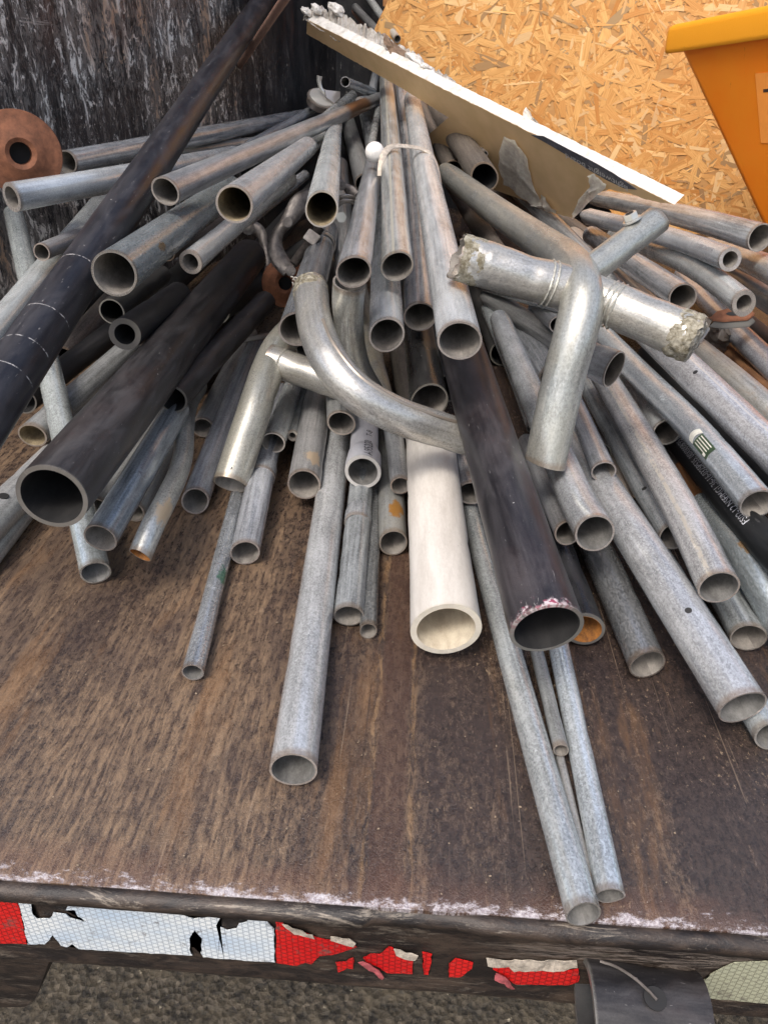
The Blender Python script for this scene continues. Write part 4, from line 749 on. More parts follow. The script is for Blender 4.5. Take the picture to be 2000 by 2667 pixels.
TM = dict(red=tape_mat('red reflective tape', (.66, .014, .012), (.20, .003, .004), .15, tone2=(.55, .006, .008)), white=tape_mat('white reflective tape', (.74, .76, .74), (.30, .34, .38), .1, tone2=(.50, .60, .70)),
          dirty=tape_mat('dirty pale tape', (.36, .36, .25), (.17, .165, .115), .0), torn=plain('faded pink film', (.30, .07, .075), .45, 0, .5, 120),
          paper=plain('curled tape backing', (.34, .29, .23), .8, 0, .45, 150))
TLAB = dict(red='red reflective tape with torn edges', white='white reflective tape with notches torn out', dirty='dirty yellowish reflective tape', torn='faded pink curl of torn tape', paper='peeled beige tape backing')
def densify(poly, step, amp, seed):
    rr = random.Random(seed); out = []
    for (a, b) in zip(poly, poly[1:]+poly[:1]):
        n = max(1, int(math.hypot(b[0]-a[0], b[1]-a[1])/step))
        for i in range(n):
            f = i/n; j = amp if i else amp*.3
            out.append((a[0]+(b[0]-a[0])*f+rr.uniform(-j, j), a[1]+(b[1]-a[1])*f+rr.uniform(-j, j)))
    return out
for k, (kind, poly) in enumerate(TAPES):
    poly = densify(poly, .0035, .0005, k)
    lift = {'red': .0007, 'white': .0007, 'dirty': .0007, 'torn': .0030, 'paper': .0022}[kind]
    y0 = .2801-lift-.0007
    me = prism([(x, y0, z) for x, z in poly], (0, .0005, 0))
    if kind in ('torn', 'paper'):
        for v in me.vertices: v.co.y -= .002*abs(MN.noise(Vector((v.co.x*120, v.co.z*120, k))))
    o = tp('reflective_tape' if kind not in ('torn', 'paper') else 'torn_film', me, [TM[kind]], smooth=False)
    o['label'] = TLAB[kind]
# red scrap on the lip
me = prism([(.190, .2722, -.0050), (.213, .2722, -.0050), (.212, .2720, -.0125), (.199, .2720, -.0125)], (0, -.0006, 0))
# socket tube under the beam
TUB = plain('bare scuffed steel', (.13, .11, .095), .5, .35, .5, 45, .4)
pa = Path([TUBE_A, TUBE_B], 10)
st_ = tp('socket_tube', from_bm(tube(pa, .030, .07, seed=91)), [M['blackbrown'], M['in_black']])
dw = Vector(TUBE_B)-Vector(TUBE_A); A_ = Vector(TUBE_A)
mid = A_+dw*.5
o = tp('weld_flap', box(A_.x+.002, Vector(TUBE_B).x-.004, .262, .2795, -.1035, -.0965, .001), [TUB])
hp = Vector(TUBE_HOLE)
nn = (CAMP-hp).normalized()
c_, t_, e1_, e2_ = pa.at(dw.length*.52)
dirh = (e1_*.9+e2_*.35).normalized()
o = tp('drilled_hole', ngon_cyl(c_+dirh*.0302, dirh, .0072, .0012, 20), [M['in_black']])
tw = [pa.surf(pa.L*(.10+.42*f), .034-.0235*f**1.5, .0325+.001) for f in (0, .3, .6, .85, 1)]
o = tp('tie_wire', sweep(tw, .0010, seg=8), [TUB])
# bracket under beam
bp = [(x, .285, z) for x, z in BRACKET]
tp('hanging_bracket', prism(bp, (0, .06, 0), .003), [BM], angle=30)

# ------------------------------------------------------------------ ground
t = NT('gravelly asphalt'); o = t.obj()
a = t.noise(t.mapping(o, (60, 60, 60)), 1, 7, .78); b = t.noise(o, 9, 5, .6); v = t.voro(o, 110, out=0)
col = t.mix(t.ramp(a, .38, .62), (.014, .011, .008), (.085, .067, .044)); col = t.mix(t.math('MULTIPLY', t.ramp(b, .45, .7), .5), col, (.14, .11, .07))
col = t.mix(t.math('MULTIPLY', t.ramp(t.noise(o, 75, 3, .6), .66, .72), .7), col, (.38, .33, .24))
vc = t.sep(t.voro(o, 150, out=1)); col = t.mix(t.math('MULTIPLY', t.ramp(vc[0], .55, .95), .6), col, t.mix(vc[1], (.04, .036, .028), (.18, .145, .105)))
t.bump(t.math('ADD', a, v), .8, .008)
gm = t.fin(col, .8)
bm = bmesh.new(); bmesh.ops.create_grid(bm, x_segments=4, y_segments=4, size=150); me = from_bm(bm)
gr_ = link('ground', me, [gm], loc=(0, 0, -.62), smooth=False); gr_['kind'] = 'structure'; gr_['label'] = 'dark gritty asphalt ground below the tailgate'

# ------------------------------------------------------------------ scratched wall
t = NT('scratched black wall'); o = t.uv(); x, y, z = t.sep(o)
v1 = t.noise(t.mapping(o, (55, 24, 1), (0, 0, R(3))), 1, 9, .8, dist=1.3)
v2 = t.noise(t.mapping(o, (120, 42, 1), (0, 0, R(-5))), 1, 8, .8, dist=1.2)
v3 = t.noise(t.mapping(o, (28, 4, 1), (0, 0, R(2))), 1, 6, .7, dist=.4)
big = t.noise(t.mapping(o, (2.6, 1.8, 1)), 1, 4, .6)
reg = t.math('SUBTRACT', t.math('ADD', t.math('MULTIPLY', big, .6), t.math('MULTIPLY', v3, .5)), t.ramp(x, 1.1, 1.85, -.02, .20))
m1 = t.ramp(t.math('ADD', v1, t.math('MULTIPLY', t.math('SUBTRACT', reg, .5), .7)), .575, .62)
m2 = t.ramp(t.math('ADD', v2, t.math('MULTIPLY', t.math('SUBTRACT', reg, .5), .8)), .49, .57)
bs = t.mix(t.ramp(t.noise(t.mapping(o, (12, 5, 1)), 1, 6, .7), .38, .66), (.010, .010, .011), (.046, .041, .039))
col = t.mix(t.math('MULTIPLY', m2, .75), bs, (.19, .17, .15))
warmth = t.noise(t.mapping(o, (10, 3, 1)), 1, 3, .6)
col = t.mix(t.math('MULTIPLY', m1, .85), col, t.mix(t.ramp(warmth, .52, .66), (.80, .76, .68), (.46, .30, .19)))
rb = t.math('MULTIPLY', t.ramp(t.noise(t.mapping(o, (7, 1.6, 1)), 1, 5, .65), .55, .66), t.ramp(y, .40, .62))
col = t.mix(t.math('MULTIPLY', rb, .65), col, (.11, .04, .022))
s1 = t.ramp(t.noise(t.mapping(o, (3.2, 60, 1), (0, 0, R(24))), 1, 5, .7, dist=.5), .68, .70)
s2 = t.ramp(t.noise(t.mapping(o, (3.0, 60, 1), (0, 0, R(-38))), 1, 5, .7, dist=.5), .685, .705)
col = t.mix(t.math('MULTIPLY', t.math('MAXIMUM', s1, s2), .45), col, (.42, .38, .33))
t.bump(t.math('ADD', v1, v2), .5, .003)
wm = t.fin(col, t.ramp(m1, 0, 1, .42, .7), 0, .4)
wp = [(-.86, .75), (-.70, 1.3), (-.35, 2.74), (-.33, 2.765), (.9, 2.765)]
ws_ = [0]
for a, b in zip(wp, wp[1:]): ws_.append(ws_[-1]+math.hypot(b[0]-a[0], b[1]-a[1]))
bm = bmesh.new(); uvl = bm.loops.layers.uv.new('UVMap'); gx = 110; g = []
for i in range(gx+1):
    s = ws_[-1]*i/gx; k = 0
    while k < len(wp)-2 and ws_[k+1] < s: k += 1
    f = (s-ws_[k])/(ws_[k+1]-ws_[k]); px_ = wp[k][0]+(wp[k+1][0]-wp[k][0])*f; py_ = wp[k][1]+(wp[k+1][1]-wp[k][1])*f
    g.append([(bm.verts.new((px_-.008*MN.noise(Vector((i*.12, j*.2, 0))), py_+.008*MN.noise(Vector((i*.12, j*.2, 4))), -.0125+1.9*j/40)), s, 1.9*j/40) for j in range(41)])
for i in range(gx):
    for j in range(40):
        q = (g[i][j], g[i+1][j], g[i+1][j+1], g[i][j+1]); f = bm.faces.new([p[0] for p in q])
        for l, p in zip(f.loops, q): l[uvl].uv = (p[1], p[2])
tag(link('steel_wall', from_bm(bm), [wm]), 'black painted steel wall with flaking vertical scratches behind the pipes', 'wall')
tag(link('ledge_beam', sweep(LEDGE, .030, .022, 16, 16), [M['blackdeep']]), 'dark rounded beam running along the scratched wall behind the rusty flange', 'beam')

# ------------------------------------------------------------------ chipboard (strands are real flakes)
(ea_, eb_) = OSB_EDGE[1:3]; EDGE_K = (eb_[0]-ea_[0])/(eb_[1]-ea_[1]); EDGE_C = ea_[0]-EDGE_K*ea_[1]
def osb():
    bm = bmesh.new(); uvl = bm.loops.layers.uv.new('UVMap'); cl = bm.loops.layers.float_color.new('tone')
    x0, x1, z0, z1 = -.15, 1.35, -.0125, 1.15
    def edge(z): return max(EDGE_K*z+EDGE_C, -.187)
    def cut(x):
        for (xa, za), (xb, zb) in zip(OSB_CUT, OSB_CUT[1:]):
            if xa <= x <= xb: return za+(zb-za)*(x-xa)/(xb-xa)
        return OSB_CUT[0][1] if x < OSB_CUT[0][0] else -.0125
    rr = random.Random(3)
    ze = (-.182-EDGE_C)/EDGE_K
    P0 = [(x1+.3, z0), (x1+.3, z1), (edge(z1), z1)]+[tuple(p) for p in OSB_CUT[:-1]]+[(OSB_CUT[-1][0], z0)]; NP = len(P0)
    a = [bm.verts.new((x, 2.452, z)) for x, z in P0]; b = [bm.verts.new((x, 2.464, z)) for x, z in P0]
    fs = [bm.faces.new(a), bm.faces.new(b[::-1])]+[bm.faces.new((a[i], b[i], b[(i+1) % NP], a[(i+1) % NP])) for i in range(NP)]
    for f in fs:
        for l in f.loops: l[cl] = (.5, .5, .5, 1); l[uvl].uv = (l.vert.co.x*9, l.vert.co.z*40)
    N_ = 8200
    for k in range(N_):
        big = rr.random() < .55
        L = rr.uniform(.045, .115) if big else rr.uniform(.015, .06)
        w = rr.uniform(.005, .02) if big else rr.uniform(.002, .009)
        cx, cz = rr.uniform(-.22, x1+.05), rr.uniform(z0, z1)
        an = rr.gauss(.0, .75)-.45+(math.pi/2 if rr.random() < .3 else 0)
        ux, uz = math.cos(an), math.sin(an); vx, vz = -uz, ux
        n = 8; pts = []
        e1, e2 = rr.uniform(-.35, .35), rr.uniform(-.35, .35)
        base = [(-.5, -.5+abs(e1)*.3), (-.2, -.5), (.2, -.48), (.5, -.5), (.5+e2*.12, .0), (.5, .5), (.15, .47), (-.2, .5), (-.5, .5-abs(e1)*.2), (-.5-e1*.12, 0)]
        yy = 2.4518-.0016*k/N_-rr.uniform(0, .0003)
        tl = rr.uniform(-.0006, .0006); t2 = rr.uniform(-.0005, .0005)
        for bx, by in base:
            jx = bx*L+rr.uniform(-.03, .03)*L+by*w*e1*2; jy = by*w*(1+rr.uniform(-.25, .25))
            X, Z = cx+ux*jx+vx*jy, cz+uz*jx+vz*jy
            X = max(X, edge(Z)+rr.uniform(-.002, .002)); Z = max(z0, cut(X), min(z1, Z))
            pts.append(((X, yy+tl*bx*2+t2*by*2, Z), (bx*L, by*w)))
        if max(p[0][0] for p in pts)-min(p[0][0] for p in pts) < .001: continue
        try: f = bm.faces.new([bm.verts.new(p[0]) for p in pts])
        except ValueError: continue
        q = rr.random(); tone = (min(1, max(0, rr.gauss(.55, .17))), 1. if q < .06 else 0., rr.random(), 1)
        o_ = rr.uniform(0, 50)
        for l, p in zip(f.loops, pts): l[uvl].uv = (p[1][0]*16+o_, p[1][1]*420+o_); l[cl] = tone
    for f in bm.faces: f.normal_update()
    me = bpy.data.meshes.new('m'); bm.to_mesh(me); bm.free(); return me
t = NT('chipboard flakes'); at = t.n('ShaderNodeAttribute', attribute_name='tone'); tn = t.sep(at.outputs['Vector'])
uv = t.uv(); gr = t.noise(uv, 1, 4, .7)
col = t.mix(t.ramp(tn[0], .1, .95), (.58, .25, .065), (.88, .51, .18))
col = t.mix(t.math('MULTIPLY', t.ramp(gr, .42, .60), .42), col, (.48, .18, .035))
col = t.mix(t.math('MULTIPLY', t.ramp(tn[2], .86, .95), .45), col, (.86, .66, .36))
col = t.mix(t.math('MULTIPLY', tn[1], .75), col, t.mix(gr, (.20, .12, .06), (.42, .27, .13)))
t.bump(gr, .25, .0006)
om = t.fin(col, .6, 0, .3)
tag(link('chipboard_sheet', osb(), [om], smooth=False), 'orange-tan chipboard sheet of pressed wood flakes standing behind the plasterboard', 'board')
tag(link('plywood_strip', box(EDGE_K*.58+EDGE_C-.020, .10, 2.478, 2.492, .562, 1.15, .001), [plain('brown plywood', (.40, .17, .05), .6)]), 'brown plywood strip whose edge peeks out behind the chipboard sheet', 'board')

# ------------------------------------------------------------------ plasterboard
Nb = Vector(BOARD_N); TH = .022
board = empty('plasterboard', Vector(BOARD_FACE[6]), 'broken white plasterboard offcut with tan paper face, lying slanted across the top of the pipes', 'board')
bl = board.location.copy()
def bp_(name, me, mats, **k):
    o = link(name, me, mats, **k); o.parent = board; o.matrix_parent_inverse = Matrix.Translation(-bl); return o
t = NT('tan paper'); o = t.obj(); a = t.noise(o, 9, 4, .6); b = t.noise(o, 700, 3, .8)
t.bump(b, .2, .0005); paper = t.fin(t.mix(t.ramp(a, .3, .7), (.64, .43, .21), (.76, .52, .28)), .85)
t = NT('white gypsum'); o = t.obj(); a = t.noise(o, 60, 6, .75)
t.bump(t.math('ADD', a, t.noise(o, 500, 4, .8)), .6, .002); gyp = t.fin(t.mix(t.ramp(a, .3, .62), (.50, .46, .40), (.74, .71, .66)), .8)
fp = [Vector(p) for p in BOARD_FACE]
Nb = (fp[6]-fp[0]).cross(fp[12]-fp[0]).normalized(); Nb = Nb if Nb.dot(CAMP-fp[0]) > 0 else -Nb
fp = [p-Nb*(p-fp[0]).dot(Nb) for p in fp]
dn = []
rr = random.Random(5)
for i, (a, b) in enumerate(zip(fp, fp[1:]+fp[:1])):
    n = max(1, int((b-a).length/.006)); torn = i >= 6
    for k in range(n):
        p = a.lerp(b, k/n)
        if not torn: p = p+Vector((0, 0, 1))*(.0018*MN.noise(p*70)+.001*MN.noise(p*260)-.003*max(0, MN.noise(p*28)-.25))
        if torn: p = p+Vector((rr.uniform(-1, 1), 0, rr.uniform(-1, 1)))*.0012
        p = p-Nb*(p-fp[0]).dot(Nb); dn.append(p-Nb*.0006)
bp_('gypsum_core', prism(dn, -Nb*TH), [gyp], smooth=False)
bm = bmesh.new(); f = bm.faces.new([bm.verts.new(p) for p in dn]); bmesh.ops.triangulate(bm, faces=[f])
bmesh.ops.translate(bm, verts=bm.verts, vec=Nb*.0006); bmesh.ops.solidify(bm, geom=list(bm.faces), thickness=.0004)
bp_('paper_face', from_bm(bm), [paper], smooth=False)
GP = plain('torn grey paper', (.90, .83, .75), .85, 0, .18, 90)
for k, pl in enumerate(BOARD_TORN):
    pl = [Vector(p) for p in pl]; c = sum(pl, Vector())/len(pl); n = len(pl)
    bm = bmesh.new(); cv = bm.verts.new(c+Nb*.004); rings = []
    for f_ in (1, .8, .5, .25):
        ring_ = []
        for i in range(n*3):
            a, b = pl[(i//3) % n], pl[(i//3+1) % n]; p = a.lerp(b, (i % 3)/3)
            p = c.lerp(p, f_)
            p = p+Nb*(.005*MN.noise(p*60)+.0035*MN.noise(p*170)+(.004 if f_ == 1 else 0)*MN.noise(p*90+Vector((7, 0, 0))))+(Vector((MN.noise(p*300), 0, MN.noise(p*310)))*.0012 if f_ == 1 else Vector())
            ring_.append(bm.verts.new(p))
        rings.append(ring_)
    for A, B in zip(rings, rings[1:]):
        for i in range(len(A)): j = (i+1) % len(A); bm.faces.new((A[i], A[j], B[j], B[i]))
    for i in range(len(rings[-1])): bm.faces.new((rings[-1][i], rings[-1][(i+1) % len(rings[-1])], cv))
    bmesh.ops.solidify(bm, geom=list(bm.faces), thickness=.0005)
    bp_('torn_paper', from_bm(bm), [GP], angle=60)
bm = bmesh.new(); f = bm.faces.new([bm.verts.new(p) for p in BOARD_STRIP]); bmesh.ops.triangulate(bm, faces=[f]); bmesh.ops.solidify(bm, geom=list(bm.faces), thickness=.0004)
o = bp_('edge_tape', from_bm(bm), [plain('dark printed tape', (.10, .10, .115), .6, 0, .4, 80)], smooth=False); o['label'] = 'dark grey printed tape along the edge'
a, b = Vector(BOARD_TXT[0]), Vector(BOARD_TXT[1]); dx = (b-a).normalized(); dy = Nb.cross(dx).normalized()
me = text_mesh('lightweight board', .017)
wdt = max(v.co.x for v in me.vertices)
for v in me.vertices:
    q = v.co.copy(); v.co = b-dx*(q.x/wdt*(b-a).length)-dy*(q.y-.002)+Nb*.0006
bp_('printed_text', me, [plain('pale print', (.55, .54, .52), .6)], smooth=False)
# broken crust along the top edge
bm = bmesh.new(); top = [Vector(p) for p in DEBRIS_TOP]; bas = [Vector(p) for p in DEBRIS_BASE]
rr = random.Random(8); prev = None
A = []; 
for (t0, t1), (b0, b1) in zip(zip(top, top[1:]), zip(bas, bas[1:])):
    for k in range(5):
        f_ = k/5; T_ = t0.lerp(t1, f_)+Vector((0, 0, rr.uniform(-.004, .004))); B_ = b0.lerp(b1, f_)
        A.append([bm.verts.new(B_.lerp(T_, h)+Vector((0, rr.uniform(-.005, .005)+.02*h, 0))) for h in (-.3, .2, .5, .8, 1)])
for r0, r1 in zip(A, A[1:]):
    for k in range(4): bm.faces.new((r0[k], r1[k], r1[k+1], r0[k+1]))
bmesh.ops.solidify(bm, geom=list(bm.faces), thickness=-.008)
bp_('broken_crust', from_bm(bm), [gyp], smooth=False)
def sheet(poly, mat, name, nrm, th=.001, amp=.003):
    pl = [Vector(p) for p in poly]; c = sum(pl, Vector())/len(pl); bm = bmesh.new()
    pts = []
    for a, b in zip(pl, pl[1:]+pl[:1]):
        for k in range(3): p = a.lerp(b, k/3); pts.append(p+nrm*amp*MN.noise(p*90))
    cv = bm.verts.new(c+nrm*amp*.6); vv = [bm.verts.new(p) for p in pts]; mm = [bm.verts.new(p.lerp(c, .45)+nrm*amp*MN.noise(p*140+Vector((3, 0, 0)))) for p in pts]
    n = len(pts)
    for i in range(n):
        j = (i+1) % n; bm.faces.new((vv[i], vv[j], mm[j], mm[i])); bm.faces.new((mm[i], mm[j], cv))
    bmesh.ops.solidify(bm, geom=list(bm.faces), thickness=th)
    return bp_(name, from_bm(bm), [mat], angle=60)
o = sheet(DEBRIS_BROWN, plain('brown torn paper', (.33, .23, .16), .9, 0, .3, 80), 'torn_paper', Vector((0, -1, .3)), .0015, .006); o['label'] = 'brown torn paper patch on the broken edge'
sheet(DEBRIS_FLAP, GP, 'torn_paper', Vector((0, -1, .2)), .001, .006)
LR = [(.020, .011), (.016, .007), (.018, .012), (.013, .010), (.012, .008)]
for k, p in enumerate(DEBRIS_LUMP):
    bm = bmesh.new(); bmesh.ops.create_icosphere(bm, subdivisions=3, radius=1)
    for v in bm.verts:
        d = 1+.35*MN.noise(v.co*1.7+Vector((k*9, 0, 0)))+.15*MN.noise(v.co*5+Vector((k, 0, 0)))
        q = v.co*d; v.co = Vector(p)+Vector((q.x*LR[k][0], q.y*.012, q.z*LR[k][1]-q.x*LR[k][0]*.4))
    bp_('gypsum_lump', from_bm(bm), [gyp], smooth=False)

# ------------------------------------------------------------------ orange bin
BX = Vector(BIN_X); BY = Vector((.40, .92, 0)); BY = (BY-BX*BY.dot(BX)).normalized(); BZ = BX.cross(BY).normalized()
if BZ.z < 0: BZ = -BZ
BO = Vector(BIN_O)
binm = Matrix(((BX.x, BY.x, BZ.x, BO.x), (BX.y, BY.y, BZ.y, BO.y), (BX.z, BY.z, BZ.z, BO.z), (0, 0, 0, 1)))
t = NT('orange plastic'); o = t.obj(); a = t.noise(o, 7, 4, .6); g = t.noise(o, 260, 4, .8)
sc = t.ramp(t.noise(t.mapping(o, (60, 60, 14)), 1, 6, .78, dist=.8), .645, .675)
col = t.mix(t.ramp(a, .3, .7), (1.0, .25, .012), (1.0, .30, .018)); col = t.mix(t.math('MULTIPLY', sc, .55), col, (.42, .11, .01))
t.bump(g, .25, .001); ob = t.fin(col, .42, 0, .5)
t = NT('yellow orange rim'); o = t.obj(); a = t.noise(o, 300, 4, .8); sc = t.ramp(t.noise(o, 60, 5, .7), .66, .70)
t.bump(a, .5, .0012); yr = t.fin(t.mix(t.math('MULTIPLY', sc, .5), (.92, .38, .02), (.62, .22, .01)), .45, 0, .5)
def rrect(cx, cy, hx, hy, rad_, n=6):
    out = []
    for (sx, sy, a0) in ((1, 1, 0), (-1, 1, 90), (-1, -1, 180), (1, -1, 270)):
        for k in range(n+1):
            a = R(a0+90*k/n); out.append((cx+sx*(hx-rad_)+rad_*math.cos(a), cy+sy*(hy-rad_)+rad_*math.sin(a)))
    return out
def loft(secs, cap0=True, cap1=True):
    bm = bmesh.new(); rs = [[bm.verts.new(p) for p in s] for s in secs]
    for A, B in zip(rs, rs[1:]):
        n = len(A)
        for i in range(n): bm.faces.new((A[i], A[(i+1) % n], B[(i+1) % n], B[i]))
    if cap0: bm.faces.new(rs[0])
    if cap1: bm.faces.new(rs[-1])
    return from_bm(bm)
def S(z, inset, h=(.50, .26), rad_=.04): return [(x, y, z) for x, y in rrect(.495, .26, h[0]-(inset if inset < .0425 else .042+(inset-.042)*1.75), h[1]-inset*.3, rad_)]
binr = empty('storage_bin', BO, 'tapered orange plastic bin with a thick yellow rim standing by the chipboard', 'bin')
binr.matrix_world = binm
def bb(name, me, mats, **k): o = link(name, me, mats, **k); o.parent = binr; return o
bb('body', loft([S(-.42, .2245), S(-.3, .1719), S(-.2, .128), S(-.004, .042), S(-.004, .048), S(-.2, .134), S(-.41, .225)], False, True), [ob], angle=40)
bb('rim', loft([S(-.012, .038), S(-.013, .006), S(-.010, .001), S(-.004, 0), (S(.028, .004)), S(.036, .008), S(.040, .018), S(.040, .036), S(.034, .040), S(-.004, .042)], False, False), [yr], angle=40)
# printed panel with the visible letter
def fy(z): return .3*(.0408+(-z-.004)*.4388)
bi = binm.inverted(); o0 = bi @ CAMP; d0 = (bi @ Vector(BIN_T))-o0
tt = (.0117-.1316*o0.z-o0.y)/(d0.y+.1316*d0.z); Xt = o0+d0*tt        # front wall position
def onfront(x, z, off): return (x, fy(z)-off, z)
me = text_mesh('T', .064); lp = plain('dark lettering', (.05, .03, .025), .5, 0, .3, 50)
for v in me.vertices:
    q = v.co.copy(); v.co = Vector(onfront(Xt.x-.022+q.x, Xt.z-.022+q.y, .0012))
bb('printed_letter', me, [lp], smooth=False)
x0 = Xt.x-.045
me = prism([onfront(x0, Xt.z+.05, .0004), onfront(x0+.25, Xt.z+.05, .0004), onfront(x0+.25, Xt.z-.075, .0004), onfront(x0+.02, Xt.z-.075, .0004)], (0, -.0004, 0))
o = bb('label_panel', me, [plain('faded orange label', (.95, .34, .06), .5, 0, .05, 20)], smooth=False); o['label'] = 'slightly paler orange label panel'
# ------------------------------------------------------------------ pipes
TINT = random.Random(21)
PP = {}
WELDS = {}
CATS = dict(metal_pipe='pipe', black_pipe='pipe', plastic_pipe='plastic pipe', rusty_pipe='pipe', rusty_rod='rod', metal_rod='rod', metal_strip='strip', metal_bar='bar', rusty_bar='bar', pipe_cap='cap')
frames = {
 'P3': ('welded_pipe_cross', 'large welded cross of warm grey tubes with torn arm ends and a bolted branch', 'welded frame'),
 'P1': ('curved_pipe_piece', 'curved galvanised tube with a torn open mouth and a ridge along its bend', 'welded tube'),
 'P2': ('welded_pipe_elbow', 'shiny welded elbow tube with a side branch and a small hole near its cut end', 'welded tube')}
def local(me, loc):
    for v in me.vertices: v.co -= loc
    return me
HM = M['in_black']  # black discs of this stand in for the dark inside holes
for k, (pid, pts, D, mat, wall, name, label, opt) in enumerate(PIPES):
    pts = [Vector(p) for p in pts]; r = D/2*1.035
    path = Path(pts, 28); PP[pid] = (path, r)
    parent = None
    if 'rigid' in opt:
        if opt['rigid'] not in WELDS:
            nm, lb, ct = frames[opt['rigid']]; WELDS[opt['rigid']] = empty(nm, pts[0], lb, ct)
        parent = WELDS[opt['rigid']]; loc = parent.location
        name = {'P3a': 'bent_tube', 'P3b': 'torn_arm', 'P3c': 'torn_arm', 'P3d': 'bolted_branch', 'P1a': 'bent_tube', 'P1b': 'side_branch', 'P2a': 'bent_tube', 'P2b': 'side_branch'}[pid]
    else: loc = pts[0]
    extra = None
    bmx = tube(path, r, wall, closed=opt.get('closed', ''), squash=opt.get('squash', 1), bell=opt.get('bell', 0), torn=opt.get('torn', ''), seed=k*7+1)
    if opt.get('squash'):
        # crushed mouth: narrower towards the end
        pass
    me = local(from_bm(bmx), loc)
    inn = {'rustin': 'in_rust'}.get(opt.get('inner', ''), INNER.get(mat, 'in_grey'))
    if pid in ('C0', 'L8', 'D2'): inn = 'in_tan'
    mm = M[mat]
    if 'stripe' in opt:
        base = dict(galv=(.16, .62, .48, .22, .12, .8), galvbright=(.22, .66, .48, .22, .20, .4))[mat]
        mm = galv('striped '+mat+str(opt['stripe']), *base, stripe=opt['stripe'])
    if 'patch' in opt: mm = galv('patched '+mat, .18, .56, .6, .38, .12, .7, patch=(.035, (.60, .48, .34), .011))
    if pid == 'SP4': mm = galv('blotched galvanised', .17, .46, .5, .4, .12, .7, warm=.3, patch=(.045, (.42, .20, .05), .010))
    if pid == 'L7': mm = galv('streaked galvanised', .2, .62, .6, .36, .12, .75, patch=(1.22, (.30, .15, .07), .10))
    if pid == 'SM1': mm = galv('green smeared conduit', .25, .74, .75, .26, .25, .6, tint=(.97, 1, 1), dirt=.2, patch=(.135, (.16, .30, .22), .0075))
    if pid == 'SM8': mm = galv('elbow conduit', .20, .58, .62, .33, .25, .6, patch=(.05, (.58, .46, .34), .012)); inn = 'in_rust'
    if parent is None:
        ob_ = link(name, me, [mm, M[inn]], loc=loc)
        tag(ob_, label, CATS[name], 'added dark filler pipes in the heap' if 'filler' in opt else 'scrap pipes heaped on the truck bed' if 'pipe' in name else None)
    else:
        ob_ = link(name, me, [mm, M[inn]], parent)
    v = TINT.uniform(.86, 1.1); ob_.color = (v*TINT.uniform(.98, 1.03), v, v*TINT.uniform(.95, 1.02), 1)
    def child(nm, me_, mats, lab=None, **kw):
        o = link(nm, local(me_, loc), mats, ob_, **kw)
        if lab: o['label'] = lab
        return o
    if 'collar' in opt:
        s0 = opt['collar']*path.L if opt['collar'] < 1 else opt['collar']; s1 = min(path.L, s0+.03)
        pc = Path([path.at(s0)[0], path.at(s1)[0]], 4)
        cme = from_bm(tube(pc, r*1.09, .03, seed=k+400, extra=lambda s: 1-.03*(1 if (s < .002 or .012 < s < .016) else 0)))
        child('coupling_sleeve', cme, [M['galv'], M['in_grey']])
    if 'hole' in opt:
        s0 = opt['hole']; arc = {'R16': -.005, 'R21': .001, 'R9': -.004, 'D3': .010}.get(pid, 0)
        s0 = {'R16': .088, 'R21': .087, 'R9': .215, 'D3': .075}[pid]
        c = path.surf(s0, arc, r); nrm = (c-path.at(s0)[0]).normalized()
        child('drilled_hole', ngon_cyl(c-nrm*.0002, nrm, .0030 if pid != 'D3' else .0055, .0009, 16), [HM], smooth=False)
WHT = plain('white print', (.42, .42, .43), .6, 0, .3, 200); BLK = plain('black print', (.03, .03, .035), .6, 0, .2, 200); GRY = plain('faded print', (.16, .15, .16), .6, 0, .3, 300)
def pobj(pid):
    i = [q[0] for q in PIPES].index(pid); loc = Vector(PIPES[i][1][0])
    return [o for o in C.objects if o.parent is None and (o.location-loc).length < 1e-6 and o.type == 'MESH'][0]
for pid, txt, s0, arc, size, mt in (('R23', 'FS02-12 NSF/MG1,36-16-0325P535, 00X0008/95 L-A.', .085, -.004, .0115, WHT), ('SP2', 'A952212', .004, -.0085, .0125, BLK),
                                    ('SM9', 'A-95235-57', .085, -.004, .010, GRY), ('R2', 'E-10-PVC REX-11', .03, -.006, .0085, GRY), ('SP2', 'T-8', .062, -.010, .012, BLK)):
    path, r = PP[pid]
    rr_ = r*(1.22 if pid == 'SP2' and s0 < .03 else 1)
    o = pobj(pid)
    if pid == 'SP2' and s0 < .03:
        me = text_mesh(txt, size)
        for v in me.vertices:
            s = s0+v.co.x; k_ = 1.22 if s < .035 else (1.22-.22*(s-.035)/.012 if s < .047 else 1)
            v.co = path.surf(s, (arc+v.co.y)*k_, r*k_+.0005)-o.location
        link('printed_text', me, [mt], o, smooth=False)
    else: wrap_text(path, rr_, txt, s0, arc, size, mt, o)
# sticker on the bright pipe
path, r = PP['R11']; o = pobj('R11'); ol = o.location
GRN = plain('dark green sticker', (.035, .06, .03), .5, 0, .3, 120); WS = plain('white sticker', (.62, .60, .52), .6, 0, .2, 120)
s_ = .085
me = local(wrap_mesh(path, r, lambda u, v: (s_+.036*u, -.0035+.016*v), 10, 10, .0003), ol); k1 = link('sticker', me, [GRN], o); k1['label'] = 'torn dark green sticker with pale print'
me = local(wrap_mesh(path, r, lambda u, v: (s_+.036+.010*u+.004*math.sin(v*3), -.0045+.017*v), 6, 8, .0004), ol); link('sticker_border', me, [WS], k1)
for k in range(4):
    me = local(wrap_mesh(path, r, lambda u, v: (s_+.006+.027*u, -.0015+.0032*k+.0011*v), 12, 1, .0006), ol); link('printed_line', me, [WS], k1)
me = local(wrap_mesh(path, r, lambda u, v: (s_+.004+.006*u, .0085+.003*v), 3, 2, .0008), ol); link('printed_block', me, [WS], k1)
